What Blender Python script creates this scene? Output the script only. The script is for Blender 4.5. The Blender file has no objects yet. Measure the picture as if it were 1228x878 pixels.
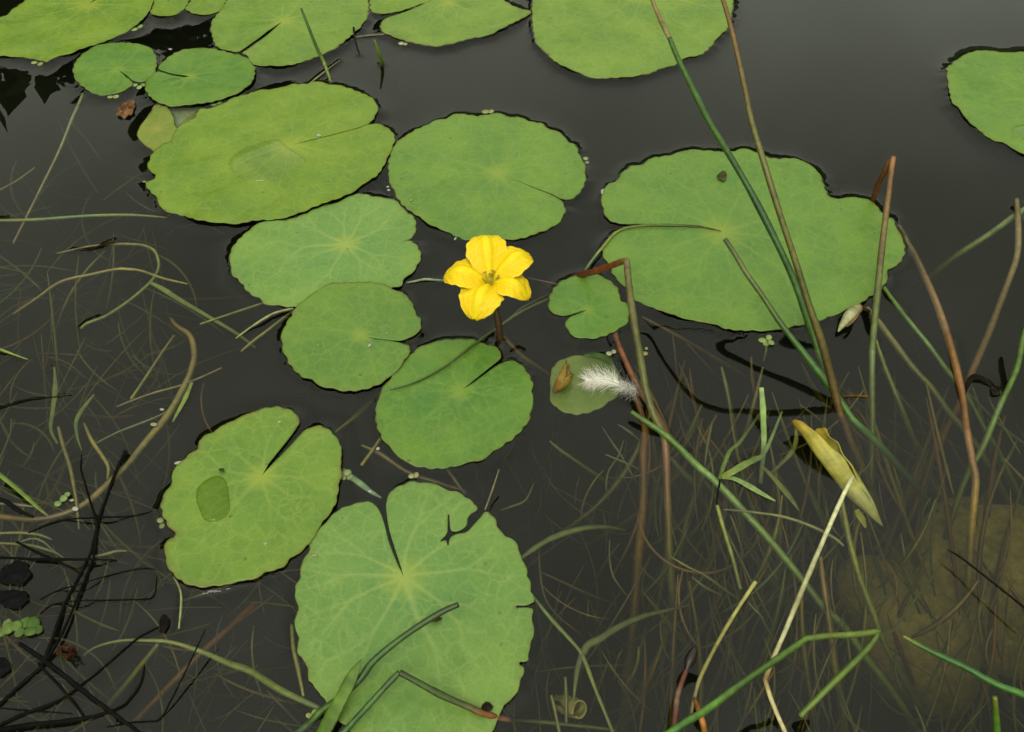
import bpy, bmesh, math, random
import numpy as np
from mathutils import Vector, geometry

random.seed(7)
rng = np.random.default_rng(7)
S = bpy.context.scene
COL = S.collection

# ------------------------------------------------------------------ camera
CAM_H, FPX, TILT = 0.32, 1086.0, math.radians(51.0)   # height over water, focal length in photo pixels, depression
cam_d = bpy.data.cameras.new('camera')
cam = bpy.data.objects.new('camera', cam_d); COL.objects.link(cam)
cam.location = (0, 0, CAM_H)
cam.rotation_euler = (math.pi/2 - TILT, 0, 0)
cam_d.sensor_width = 36.0
cam_d.lens = 36.0*FPX/1228.0
cam_d.clip_start = 0.01; cam_d.clip_end = 400
S.camera = cam

# ------------------------------------------------------------------ sky, sun, exposure
SUN_EL, SUN_AZ = math.radians(58), math.radians(205)   # azimuth clockwise from +Y
w = bpy.data.worlds.new('World'); S.world = w; w.use_nodes = True
nt = w.node_tree; nt.nodes.clear()
out = nt.nodes.new('ShaderNodeOutputWorld'); bg = nt.nodes.new('ShaderNodeBackground')
sky = nt.nodes.new('ShaderNodeTexSky'); sky.sky_type = 'NISHITA'; sky.sun_disc = False
sky.sun_elevation = SUN_EL; sky.sun_rotation = SUN_AZ; sky.air_density = 1.0; sky.dust_density = 4.0; sky.ozone_density = 1.0
hsv = nt.nodes.new('ShaderNodeHueSaturation'); hsv.inputs['Saturation'].default_value = 0.10
tc = nt.nodes.new('ShaderNodeTexCoord')
cn = nt.nodes.new('ShaderNodeTexNoise'); cn.inputs['Scale'].default_value = 2.6; cn.inputs['Detail'].default_value = 4
cn.inputs['Roughness'].default_value = 0.5
cr = nt.nodes.new('ShaderNodeMapRange'); cr.inputs['From Min'].default_value = 0.3; cr.inputs['From Max'].default_value = 0.7
cr.inputs['To Min'].default_value = 0.72; cr.inputs['To Max'].default_value = 1.28
mx = nt.nodes.new('ShaderNodeMix'); mx.data_type = 'RGBA'; mx.blend_type = 'MULTIPLY'; mx.inputs['Factor'].default_value = 1
tint = nt.nodes.new('ShaderNodeMix'); tint.data_type = 'RGBA'; tint.blend_type = 'MULTIPLY'; tint.inputs['Factor'].default_value = 1
tint.inputs[7].default_value = (0.99, 1.04, 0.85, 1)      # grey, faintly warm cloud cover
L = nt.links.new
L(tc.outputs['Generated'], cn.inputs['Vector']); L(cn.outputs['Fac'], cr.inputs['Value'])
L(sky.outputs[0], hsv.inputs['Color']); L(cr.outputs[0], mx.inputs[7])
cloud = nt.nodes.new('ShaderNodeMix'); cloud.data_type = 'RGBA'; cloud.inputs['Factor'].default_value = 0.72   # closed grey cloud in front of the blue
cloud.inputs[7].default_value = (6.9, 6.9, 6.9, 1)
L(hsv.outputs[0], cloud.inputs[6]); L(cloud.outputs[2], mx.inputs[6])
L(mx.outputs[2], tint.inputs[6]); L(tint.outputs[2], bg.inputs['Color']); L(bg.outputs[0], out.inputs[0])
bg.inputs['Strength'].default_value = 0.12
sun_d = bpy.data.lights.new('sun', 'SUN'); sun_d.energy = 0.6; sun_d.angle = math.radians(25); sun_d.color = (1, 0.96, 0.9)
sun = bpy.data.objects.new('sun', sun_d); COL.objects.link(sun)
sd = Vector((math.sin(SUN_AZ)*math.cos(SUN_EL), math.cos(SUN_AZ)*math.cos(SUN_EL), math.sin(SUN_EL)))
sun.rotation_euler = sd.to_track_quat('Z', 'Y').to_euler()
sun.location = sd*5
S.view_settings.view_transform = 'Standard'; S.view_settings.look = 'None'
S.view_settings.exposure = 1.05; S.view_settings.gamma = 1.0; S.view_settings.use_curve_mapping = False
S.render.engine = 'CYCLES'
cy = S.cycles
cy.use_denoising = True
cy.max_bounces = 12; cy.diffuse_bounces = 3; cy.glossy_bounces = 4; cy.transparent_max_bounces = 24; cy.transmission_bounces = 4
cy.volume_bounces = 0; cy.caustics_reflective = False; cy.caustics_refractive = False

# ------------------------------------------------------------------ helpers
CAMP = np.array([0, 0, CAM_H])
FWD = np.array([0, math.cos(TILT), -math.sin(TILT)]); UP = np.array([0, math.sin(TILT), math.cos(TILT)])
def pix(x, y, z=0.0):
    """where the line through a photo pixel meets the level plane at height z (metres)"""
    d = FWD + np.array([(x-614)/FPX, 0, 0]) - UP*((y-439)/FPX)
    return CAMP + d*((z-CAM_H)/d[2])
def mpp(p):
    return float((np.asarray(p)-CAMP) @ FWD)/FPX
K = 2.05                                    # display value over albedo under this sky
def lin(c):
    c = np.asarray(c, float)/255.0
    return np.where(c <= 0.04045, c/12.92, ((c+0.055)/1.055)**2.4)
def col(*c):
    return tuple(np.clip(lin(c)/K, 0.003, 0.85)) + (1.0,)

def new_mesh(name, V, F, attrs=None, cols=None, smooth=True):
    me = bpy.data.meshes.new(name)
    V = np.asarray(V, np.float32)
    F = [tuple(f) for f in F] if not isinstance(F, np.ndarray) else F
    if isinstance(F, np.ndarray):
        n, k = F.shape
        me.vertices.add(len(V)); me.vertices.foreach_set('co', V.ravel())
        me.loops.add(n*k); me.loops.foreach_set('vertex_index', F.ravel().astype(np.int32))
        me.polygons.add(n); me.polygons.foreach_set('loop_start', np.arange(0, n*k, k, dtype=np.int32))
        me.polygons.foreach_set('loop_total', np.full(n, k, np.int32))
        me.update(calc_edges=True)
    else:
        me.from_pydata(V.tolist(), [], F)
    if smooth:
        me.polygons.foreach_set('use_smooth', np.ones(len(me.polygons), bool))
    for k, a in (attrs or {}).items():
        at = me.attributes.new(k, 'FLOAT', 'POINT'); at.data.foreach_set('value', np.asarray(a, np.float32))
    if cols is not None:
        at = me.attributes.new('tint', 'FLOAT_COLOR', 'POINT'); at.data.foreach_set('color', np.asarray(cols, np.float32).ravel())
    me.validate()
    return me
def obj(name, me, mat, parent=None, loc=(0, 0, 0)):
    o = bpy.data.objects.new(name, me); COL.objects.link(o)
    if mat is not None and not me.materials: me.materials.append(mat)
    o.location = loc
    if parent is not None: o.parent = parent
    return o
def tag(o, label=None, cat=None, group=None, kind=None):
    if label: o['label'] = label
    if cat: o['category'] = cat
    if group: o['group'] = group
    if kind: o['kind'] = kind
    return o
def empty(name, loc, label, cat, group=None):
    o = bpy.data.objects.new(name, None); COL.objects.link(o); o.location = loc; o.empty_display_size = 0.01
    return tag(o, label, cat, group)
def catmull(P, n_per=8, closed=False):
    P = np.asarray(P, float); N = len(P); R = []
    idx = range(N) if closed else range(N-1)
    for i in idx:
        if closed: a, b, c, d = P[(i-1) % N], P[i], P[(i+1) % N], P[(i+2) % N]
        else: a, b, c, d = P[max(i-1, 0)], P[i], P[i+1], P[min(i+2, N-1)]
        for t in np.linspace(0, 1, n_per, endpoint=False):
            R.append(0.5*((2*b)+(-a+c)*t+(2*a-5*b+4*c-d)*t*t+(-a+3*b-3*c+d)*t**3))
    if not closed: R.append(P[-1])
    return np.array(R)
def resample(P, step, closed=False):
    P = np.asarray(P)
    if closed: P = np.vstack([P, P[:1]])
    s = np.r_[0, np.cumsum(np.linalg.norm(np.diff(P, axis=0), axis=1))]
    n = max(int(round(s[-1]/step)), 3)
    t = np.linspace(0, s[-1], n+1)
    if closed: t = t[:-1]
    return np.stack([np.interp(t, s, P[:, k]) for k in range(P.shape[1])], 1)
def waves(seed, n, k0, k1):
    r = np.random.default_rng(seed)
    ks = np.exp(r.uniform(np.log(k0), np.log(k1), n)); an = r.uniform(0, 2*np.pi, n); ph = r.uniform(0, 2*np.pi, n)
    def f(x, y):
        s = np.zeros_like(np.asarray(x, float))
        for i in range(n): s = s + np.sin((x*np.cos(an[i])+y*np.sin(an[i]))*ks[i]+ph[i])
        return s/math.sqrt(n)
    return f
def inside(poly, X, Y):
    r = np.zeros(X.shape, bool); n = len(poly)
    for i in range(n):
        x0, y0 = poly[i]; x1, y1 = poly[(i+1) % n]
        if y0 == y1: continue
        c = ((y0 > Y) != (y1 > Y)) & (X < (x1-x0)*(Y-y0)/(y1-y0)+x0)
        r ^= c
    return r
def dist_poly(poly, X, Y, closed=True):
    d = np.full(X.shape, 1e9)
    n = len(poly)
    for i in range(n if closed else n-1):
        a = poly[i]; b = poly[(i+1) % n]; ab = b-a; l2 = max(ab@ab, 1e-14)
        t = np.clip(((X-a[0])*ab[0]+(Y-a[1])*ab[1])/l2, 0, 1)
        d = np.minimum(d, (X-a[0]-t*ab[0])**2+(Y-a[1]-t*ab[1])**2)
    return np.sqrt(d)

# ------------------------------------------------------------------ materials
def mat_new(name):
    m = bpy.data.materials.new(name); m.use_nodes = True; m.node_tree.nodes.clear()
    return m, m.node_tree.nodes, m.node_tree.links.new
def N(nodes, t, **kw):
    n = nodes.new(t)
    for k, v in kw.items():
        if k in n.inputs: n.inputs[k].default_value = v
        else: setattr(n, k, v)
    return n
def mixrgb(nodes, link, fac, a, b, mode='MIX'):
    m = nodes.new('ShaderNodeMix'); m.data_type = 'RGBA'; m.blend_type = mode
    for s, v in ((0, fac), (6, a), (7, b)):
        if isinstance(v, (int, float, tuple)): m.inputs[s].default_value = v
        else: link(v, m.inputs[s])
    return m.outputs[2]
def math_n(nodes, link, op, a, b=0.0, clamp=False):
    m = nodes.new('ShaderNodeMath'); m.operation = op; m.use_clamp = clamp
    for s, v in ((0, a), (1, b)):
        if isinstance(v, (int, float)): m.inputs[s].default_value = v
        else: link(v, m.inputs[s])
    return m.outputs[0]
def maprange(nodes, link, v, a, b, c=0.0, d=1.0):
    m = nodes.new('ShaderNodeMapRange'); m.clamp = True
    m.inputs['From Min'].default_value = a; m.inputs['From Max'].default_value = b
    m.inputs['To Min'].default_value = c; m.inputs['To Max'].default_value = d
    link(v, m.inputs['Value']); return m.outputs[0]

def leaf_material(name, c1, c2, cv, rim, vein=0.5, blue=0.0, brown=0.3, seed=0.0):
    m, n, l = mat_new(name)
    o = N(n, 'ShaderNodeOutputMaterial'); p = N(n, 'ShaderNodeBsdfPrincipled')
    tcn = N(n, 'ShaderNodeTexCoord'); mp = N(n, 'ShaderNodeMapping'); mp.inputs['Location'].default_value = (seed*3.1, seed*1.7, 0)
    l(tcn.outputs['Object'], mp.inputs[0])
    def noise(scale, det=4, rough=0.55):
        q = N(n, 'ShaderNodeTexNoise', Scale=scale, Detail=det, Roughness=rough); l(mp.outputs[0], q.inputs['Vector']); return q.outputs['Fac']
    def att(k):
        q = N(n, 'ShaderNodeAttribute'); q.attribute_name = k; return q.outputs['Fac']
    n1, n2, n3, n4 = noise(38), noise(170, 5), noise(900, 3), noise(75, 3)
    base = mixrgb(n, l, maprange(n, l, n1, 0.36, 0.62), tuple(np.array(c1)*np.array([.82, .90, .86, 1])), tuple(np.array(c2)*np.array([1.08, 1.04, .9, 1])))
    base = mixrgb(n, l, math_n(n, l, 'MULTIPLY', maprange(n, l, n2, 0.4, 0.75), 0.5), base, tuple(np.array(c2)*np.array([1.25, 1.12, 0.9, 1])))
    base = mixrgb(n, l, math_n(n, l, 'MULTIPLY', maprange(n, l, n4, 0.52, 0.74), 0.7), base, tuple(np.array(c1)*np.array([0.72, 0.82, 0.5, 1])))
    if blue: # cooler, waxier tissue towards the leaf's middle
        base = mixrgb(n, l, math_n(n, l, 'MULTIPLY', maprange(n, l, att('cen'), 0.15, 0.8), blue), base, tuple(np.array(c1)*np.array([0.82, 0.97, 1.45, 1])))
    base = mixrgb(n, l, math_n(n, l, 'MULTIPLY', maprange(n, l, n3, 0.35, 0.7), 0.34), base, tuple(np.array(c1)*np.array([0.74, 0.8, 0.7, 1])))
    wp = N(n, 'ShaderNodeVectorMath', operation='MULTIPLY_ADD'); nz = N(n, 'ShaderNodeTexNoise', Scale=120.0, Detail=2.0); l(mp.outputs[0], nz.inputs['Vector'])
    l(nz.outputs['Color'], wp.inputs[0]); wp.inputs[1].default_value = (.004, .004, .004); l(mp.outputs[0], wp.inputs[2])
    net = N(n, 'ShaderNodeTexVoronoi', Scale=150.0, feature='DISTANCE_TO_EDGE'); l(wp.outputs[0], net.inputs['Vector'])
    net2 = N(n, 'ShaderNodeTexVoronoi', Scale=420.0, feature='DISTANCE_TO_EDGE'); l(wp.outputs[0], net2.inputs['Vector'])
    nf = math_n(n, l, 'ADD', math_n(n, l, 'MULTIPLY', maprange(n, l, net.outputs['Distance'], .0, .10, 1, 0), .26), math_n(n, l, 'MULTIPLY', maprange(n, l, net2.outputs['Distance'], .0, .14, 1, 0), .16))
    base = mixrgb(n, l, math_n(n, l, 'MULTIPLY', nf, maprange(n, l, n4, .3, .6, .3, 1)), base, cv)
    base = mixrgb(n, l, math_n(n, l, 'MULTIPLY', att('vein'), vein*0.7), base, cv)
    base = mixrgb(n, l, maprange(n, l, att('cen'), .84, .985, 0, .6), base, tuple(np.array(cv)*np.array([1.12, 1.0, .6, 1])))   # yellow stalk scar
    rf = math_n(n, l, 'MULTIPLY', att('rim'), maprange(n, l, n4, 0.3, 0.62))
    base = mixrgb(n, l, math_n(n, l, 'MULTIPLY', rf, brown), base, rim)
    # small bites, freckles and dirt specks
    vo = N(n, 'ShaderNodeTexVoronoi', Scale=95.0); l(mp.outputs[0], vo.inputs['Vector'])
    sp = math_n(n, l, 'MULTIPLY', maprange(n, l, vo.outputs['Distance'], 0.05, 0.10, 1, 0), maprange(n, l, n2, 0.47, 0.53))
    base = mixrgb(n, l, math_n(n, l, 'MULTIPLY', sp, 0.7), base, (0.055, 0.05, 0.02, 1))
    vo2 = N(n, 'ShaderNodeTexVoronoi', Scale=60.0); l(mp.outputs[0], vo2.inputs['Vector'])
    base = mixrgb(n, l, math_n(n, l, 'MULTIPLY', math_n(n, l, 'MULTIPLY', maprange(n, l, vo2.outputs['Distance'], 0.03, 0.16, 1, 0), maprange(n, l, n1, 0.45, 0.6)), 0.35), base, tuple(np.array(c1)*np.array([0.95, 0.8, 0.6, 1])))
    l(base, p.inputs['Base Color'])
    l(maprange(n, l, n2, 0.3, 0.7, 0.28, 0.50), p.inputs['Roughness'])
    p.inputs['Specular IOR Level'].default_value = 0.31
    b = N(n, 'ShaderNodeBump', Strength=0.5, Distance=0.0007)
    hgt = math_n(n, l, 'ADD', math_n(n, l, 'MULTIPLY', n3, 0.35), math_n(n, l, 'MULTIPLY', n2, 0.9))
    hgt = math_n(n, l, 'SUBTRACT', hgt, math_n(n, l, 'MULTIPLY', att('vein'), 0.25))
    l(hgt, b.inputs['Height']); l(b.outputs[0], p.inputs['Normal'])
    l(p.outputs[0], o.inputs[0])
    return m

def tint_material(name, rough=0.45, spec=0.4, nscale=500.0, var=0.35, transl=0.0, streak=True):
    m, n, l = mat_new(name)
    o = N(n, 'ShaderNodeOutputMaterial'); p = N(n, 'ShaderNodeBsdfPrincipled', Roughness=rough)
    p.inputs['Specular IOR Level'].default_value = spec
    a = N(n, 'ShaderNodeAttribute'); a.attribute_name = 'tint'
    tcn = N(n, 'ShaderNodeTexCoord')
    q = N(n, 'ShaderNodeTexNoise', Scale=nscale, Detail=4.0); l(tcn.outputs['Object'], q.inputs['Vector'])
    q2 = N(n, 'ShaderNodeTexNoise', Scale=nscale*0.16, Detail=3.0); l(tcn.outputs['Object'], q2.inputs['Vector'])
    f = math_n(n, l, 'MULTIPLY', maprange(n, l, q.outputs['Fac'], 0.3, 0.7, 1-var, 1+var), maprange(n, l, q2.outputs['Fac'], 0.3, 0.7, 1-var*0.8, 1+var*0.8))
    c = N(n, 'ShaderNodeVectorMath', operation='SCALE'); l(a.outputs['Color'], c.inputs[0]); l(f, c.inputs['Scale'])
    l(c.outputs[0], p.inputs['Base Color'])
    b = N(n, 'ShaderNodeBump', Strength=0.3, Distance=0.0003); l(q.outputs['Fac'], b.inputs['Height']); l(b.outputs[0], p.inputs['Normal'])
    if transl:
        t = N(n, 'ShaderNodeBsdfTranslucent'); l(c.outputs[0], t.inputs['Color'])
        ms = N(n, 'ShaderNodeMixShader'); ms.inputs[0].default_value = transl
        l(p.outputs[0], ms.inputs[1]); l(t.outputs[0], ms.inputs[2]); l(ms.outputs[0], o.inputs[0])
    else:
        l(p.outputs[0], o.inputs[0])
    return m
M_STEM = tint_material('stem_skin', 0.42, 0.4, 420, 0.30)
M_SOFT = tint_material('soft_tissue', 0.55, 0.3, 300, 0.22, 0.15)
M_DEAD_REFL = tint_material('dead_stem', 0.85, 0.08, 500, 0.5)  # dead matter, and the black strands standing in for reflections

def one_sided_fresnel(n, l):
    ge = N(n, 'ShaderNodeNewGeometry'); dt = N(n, 'ShaderNodeVectorMath', operation='DOT_PRODUCT')
    l(ge.outputs['Normal'], dt.inputs[0]); l(ge.outputs['Incoming'], dt.inputs[1])
    c = math_n(n, l, 'SUBTRACT', 1.0, math_n(n, l, 'ABSOLUTE', dt.outputs['Value']), True)
    f = math_n(n, l, 'ADD', 0.0204, math_n(n, l, 'MULTIPLY', 0.9796, math_n(n, l, 'POWER', c, 5.0)))
    return math_n(n, l, 'MULTIPLY', f, math_n(n, l, 'SUBTRACT', 1.0, ge.outputs['Backfacing']))
def water_material():
    m, n, l = mat_new('pond_water')
    o = N(n, 'ShaderNodeOutputMaterial')
    g = N(n, 'ShaderNodeBsdfGlossy', Roughness=0.0); g.inputs['Color'].default_value = (1, 1, 1, 1)
    t = N(n, 'ShaderNodeBsdfTransparent')
    ms = N(n, 'ShaderNodeMixShader'); l(one_sided_fresnel(n, l), ms.inputs[0]); l(t.outputs[0], ms.inputs[1]); l(g.outputs[0], ms.inputs[2])
    l(ms.outputs[0], o.inputs['Surface'])
    va = N(n, 'ShaderNodeVolumeAbsorption', Density=WATER_DENS); va.inputs['Color'].default_value = WATER_COL
    vs = N(n, 'ShaderNodeVolumeScatter', Density=0.40); vs.inputs['Color'].default_value = (0.85, 1.0, 0.72, 1)   # fine silt hanging in the water
    ad = N(n, 'ShaderNodeAddShader'); l(va.outputs[0], ad.inputs[0]); l(vs.outputs[0], ad.inputs[1]); l(ad.outputs[0], o.inputs['Volume'])
    return m
WATER_DENS = 44.0; WATER_COL = (0.57, 0.56, 0.24, 1)

# ------------------------------------------------------------------ leaf outlines (traced: zoom origin x0, y0 and scale)
LEAVES = []     # dicts with world outline polygons, used again for the water's meniscus
def leaf(key, frame, centre, pts, closed=False, **kw):
    x0, y0, s = frame
    LEAVES.append(dict(key=key, c=(x0+centre[0]/s, y0+centre[1]/s), pts=[(x0+a/s, y0+b/s) for a, b in pts], closed=closed, **kw))
Z1 = (0, 0, 3.819); Z2 = (300, 0, 3.819); Z3 = (600, 0, 3.819); Z4 = (908, 0, 3.819); PX = (0, 0, 1)
RA = (160, 80, 3.411); RB = (690, 160, 2.924); RE = (440, 120, 4.386); RC = (260, 220, 3.377); RG = (170, 470, 3.512); RH = (340, 560, 2.7625); RK = (630, 300, 3.375)
leaf('A', RA, (640, 322), [(700,305),(820,275),(920,248.5),(965,230),(990,200),(999,165),(975,130),(930,105),(890,90),(850,75),(800,68),(750,60),(700,72),(650,68),(610,80),(570,90),(520,92),(470,110),(420,125),(370,150),(320,170),(270,178),(250,210),(200,235),(170,265),(155,300),(110,325),(75,360),(58,405),(70,430),(95,445),(80,465),(50,480),(60,500),(95,535),(110,575),(150,590),(200,605),(260,630),(330,638),(430,642),(500,630),(600,622),(680,600),(760,565),(840,540),(900,510),(950,475),(1000,440),(1030,390),(1055,340),(1070,290),(1050,262),(1010,240),(970,235),(920,251),(820,277.5),(700,307.5)],
     z=2.0, look='yellow', vein=.35, label='large oval pad with a pale water film by its stalk, overlapping the pad below', tiltx=0, seed=1)
leaf('E', RE, (690, 386), [(850,444.5),(960,493),(1030,523),(1075,518),(1115,490),(1145,440),(1150,390),(1140,330),(1115,285),(1100,240),(1050,215),(1020,175),(960,155),(920,125),(860,115),(800,90),(760,90),(700,68),(640,75),(580,85),(540,80),(470,72),(420,95),(360,110),(310,135),(250,160),(200,190),(150,230),(120,300),(112,370),(120,430),(145,480),(170,530),(220,580),(280,620),(340,660),(420,690),(500,725),(560,735),(700,738),(800,735),(880,710),(960,675),(1010,640),(1045,590),(1040,560),(1020,528),(955,495.5),(850,447)],
     z=1.1, look='mid', vein=.4, label='oval green pad with wavy rim right behind the yellow flower', seed=2)
leaf('B', RB, (515, 345), [(440,330),(340,326),(230,328),(160,337),(125,358),(100,390),(95,420),(115,460),(140,505),(170,535),(200,575),(260,605),(320,630),(400,655),(470,665),(540,690),(620,695),(700,692),(760,680),(820,668),(870,650),(930,630),(990,605),(1030,575),(1060,560),(1090,520),(1098,480),(1130,460),(1152,430),(1150,380),(1130,340),(1115,300),(1085,285),(1060,260),(1040,240),(1000,228),(960,225),(930,228),(890,222),(865,165),(850,135),(800,100),(760,88),(700,85),(650,70),(600,57),(540,65),(490,62),(440,60),(390,58),(340,75),(270,85),(230,110),(190,115),(160,145),(145,170),(110,185),(92,230),(98,270),(115,305),(160,320),(230,319),(340,317),(440,322)],
     z=1.1, look='mid', vein=.45, blue=.35, label='broad kidney-shaped pad with green rushes standing in front of it', seed=3)
leaf('C', RC, (522, 246), [(600,238.5),(700,233),(770,227.5),(800,205),(807,165),(795,135),(760,110),(735,75),(690,58),(640,52),(590,42),(545,48),(500,70),(420,95),(350,125),(290,145),(230,155),(180,160),(120,200),(85,235),(60,275),(55,320),(65,370),(100,405),(130,440),(170,460),(200,485),(250,495),(310,502),(370,500),(450,490),(560,470),(650,440),(700,428),(745,420),(765,385),(800,355),(825,310),(825,280),(805,245),(775,230),(700,235),(600,240.5)],
     z=0.9, look='blue', vein=.8, blue=.5, label='pad with pale branching veins tucked under two neighbouring pads', seed=4)
leaf('D', RC, (585, 615), [(640,626.5),(700,633),(745,636),(790,622),(825,590),(828,555),(805,520),(790,480),(750,440),(710,425),(670,408),(600,398),(530,403),(460,412),(400,440),(350,475),(315,510),(300,545),(275,580),(262,630),(270,680),(290,720),(310,750),(345,780),(390,800),(430,825),(500,838),(560,840),(620,825),(670,800),(710,775),(745,740),(775,700),(783,665),(750,648),(700,636),(640,629)],
     z=2.1, look='mid', vein=.3, blue=.3, label='round green pad lying over the edge of the veined pad', seed=5)
leaf('F', PX, (552.7, 468.8), [(568,456),(583,444.5),(598.5,431.5),(602,425.5),(593,415),(577.6,412),(564.5,407),(535.7,407),(507,415),(488.5,429.5),(472.8,447.8),(461,463),(453,479),(450.6,497.6),(454.5,518.5),(467.6,537),(488.5,554),(517,560.5),(546,559),(577.6,551),(593,541),(602,535),(615.7,526),(630,510.7),(638,492),(638.5,475),(638,458),(631.4,445),(620,433),(608,433),(600,436),(585,446.5),(569,458)],
     z=1.0, look='fresh', vein=.35, blue=.25, label='round pad with a grass blade lying across it, below the yellow flower', seed=6)
leaf('G', RG, (505, 355), [(535,300),(575,250),(620,195),(655,148),(664,120),(640,85),(575,66),(500,75),(430,100),(370,125),(310,160),(250,195),(235,235),(170,290),(130,340),(120,390),(90,435),(82,490),(100,545),(128,582),(138,607),(112,625),(98,650),(98,690),(115,745),(150,785),(200,815),(260,822),(330,815),(400,800),(465,793),(530,760),(590,740),(640,690),(700,650),(740,580),(780,530),(820,465),(830,400),(842,340),(838,260),(840,225),(810,180),(770,150),(730,145),(690,160),(640,210),(590,263),(545,308)],
     z=2.0, look='yellowmid', vein=.55, blue=.3, brown=.8, label='oval pad with a dark round puddle of water on it', seed=7)
leaf('H', RH, (398, 365), [(390,335),(372,280),(352,215),(343,165),(341,120),(355,85),(390,62),(430,50),(490,55),(540,75),(585,88),(630,118),(641,140),(612,165),(606,195),(580,213),(556,212),(551,190),(549,160),(545,160),(544,195),(541,222),(518,248),(538,243),(545,263),(553,235),(575,223),(605,216),(632,190),(650,167),(672,149),(700,170),(715,210),(750,235),(780,265),(790,310),(810,350),(818,400),(830,450),(800,456),(773,460),(772,467),(800,468),(828,472),(825,510),(828,560),(812,610),(812,640),(782,648),(795,672),(780,730),(755,770),(738,790),(720,815),(705,845),(690,890),(640,930),(560,955),(460,965),(380,955),(300,920),(230,880),(180,835),(135,775),(110,735),(85,705),(75,650),(50,620),(48,560),(38,515),(48,470),(38,410),(55,370),(60,320),(85,280),(85,250),(110,215),(140,185),(180,145),(235,125),(280,117),(310,135),(326,165),(337,200),(350,250),(370,302),(383,332)],
     z=1.0, look='blue', vein=.75, blue=.55, brown=.4, label='largest pad, torn and nibbled at the rim, rushes leaning over it', seed=8, step=.75)
leaf('K', RK, (255, 241), [(230,251),(205,262),(180,273),(162,298),(172,325),(200,350),(250,360),(300,355),(350,335),(400,305),(420,275),(415,225),(385,200),(375,160),(350,130),(310,108),(280,98),(240,97),(200,105),(150,125),(110,160),(95,200),(98,235),(120,260),(160,266),(200,256),(230,246)],
     z=1.0, look='fresh', vein=.4, blue=.4, label='small heart-shaped pad beside the broken rust-coloured rush', seed=9)
leaf('L1', Z1, (405, 22), [(450,-20),(560,-80),(500,-140),(350,-120),(200,-60),(110,5),(70,35),(30,70),(-30,90),(-90,150),(-80,220),(-30,252),(40,258),(100,262),(160,272),(215,280),(250,262),(330,245),(400,215),(480,190),(540,165),(610,125),(650,95),(680,60),(700,20),(710,-40),(640,-75),(560,-70),(455,-12)],
     z=1.2, look='yellow', vein=.4, label='big yellow-green pad with a pale midrib beside two small round pads', seed=10)
leaf('L2a', Z1, (770, -20), [(690,58),(740,75),(790,72),(830,50),(866,0),(855,-60),(770,-95),(705,-60),(705,10)], closed=True, z=1.6, look='yellow', vein=.3, label='narrow strip of yellow-green pad touching the big pad with pale midrib', seed=11)
leaf('L2b', Z1, (950, -20), [(852,44),(900,66),(960,65),(1010,45),(1030,10),(1040,-40),(1000,-90),(900,-80),(868,-20),(874,8)], closed=True, z=1.0, look='yellow', vein=.3, label='narrow pad edge beside the pad with a rush shadow', seed=12)
leaf('L3', PX, (340, 25), [(322,41),(303,56),(290,64.5),(296,66),(301,76),(316,79.5),(344.5,79),(365,73),(389,64),(410,52),(426,39),(439,23.5),(442,10),(440,-4),(425,-16),(390,-25),(340,-27),(300,-17),(275,-2),(264,13),(254,26),(253.5,39),(259,55),(272,60.5),(286,62),(301,53),(320,38)],
     z=1.4, look='yellowmid', vein=.45, blue=.2, label='wide pad with a thin green rush standing against its edge', seed=13)
leaf('L4', Z2, (700, -20), [(548,20),(555,48),(590,64),(650,58),(700,46),(770,20),(850,-8),(860,-40),(800,-75),(650,-75),(560,-35)], closed=True, z=1.0, look='yellow', vein=.3, label='pad edge squeezed between two larger pads', seed=14)
leaf('L5', PX, (537, 2.6), [(457,27.5),(458,37),(470,43),(483,48),(499,51),(522.6,55),(543.5,52),(562,46),(583,43),(596,38),(616,28),(634,18),(636,13),(621,9),(605,2),(585,-6),(550,-12),(525,-4),(503,7),(482,15),(466,20)], closed=True, z=1.3, look='yellowmid', vein=.4, brown=.7, label='narrow boat-shaped pad with browned scalloped rim', seed=15)
leaf('L6', Z3, (650, -30), [(150,0),(145,60),(150,130),(165,190),(210,240),(260,290),(340,325),(420,352),(520,355),(600,352),(680,335),(730,315),(800,295),(840,265),(910,250),(960,215),(1000,170),(1040,130),(1060,60),(1065,0),(1040,-60),(950,-130),(800,-170),(600,-180),(400,-160),(250,-110),(180,-50)], closed=True,
     z=1.2, look='yellowmid', vein=.55, label='large round pad with yellow midrib that two tall rushes cross', seed=16)
leaf('L7', Z4, (1300, 450), [(870,310),(885,295),(940,255),(1000,237),(1060,235),(1130,242),(1180,240),(1222,240),(1300,250),(1400,300),(1440,400),(1420,550),(1340,660),(1280,700),(1222,705),(1190,690),(1130,655),(1070,635),(1010,590),(960,550),(930,505),(890,470),(878,420),(872,370)], closed=True,
     z=1.3, look='mid', vein=.3, label='pale green pad standing alone on open water', seed=17)
leaf('L8', Z1, (540, 318), [(580,345),(615,372),(660,372),(700,340),(718,290),(710,245),(680,215),(630,203),(570,193),(500,197),(430,215),(370,255),(335,305),(340,350),(370,390),(420,425),(480,435),(540,425),(588,402),(608,380),(575,350)],
     z=1.0, look='fresh', vein=.3, label='small round pad between the big yellow-green pad and brown debris', seed=18)
leaf('L9', Z1, (868, 350), [(850,345),(780,334),(732,321),(725,308),(760,275),(810,245),(860,225),(930,218),(1000,228),(1070,245),(1120,262),(1165,305),(1168,345),(1150,385),(1090,425),(1000,460),(900,480),(800,485),(740,475),(700,455),(670,420),(668,370),(690,345),(727,329),(780,341),(845,353)],
     z=2.2, look='fresh', vein=.3, label='small oval pad with a dark slit, overhanging the yellowed leaf', seed=19)
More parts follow.
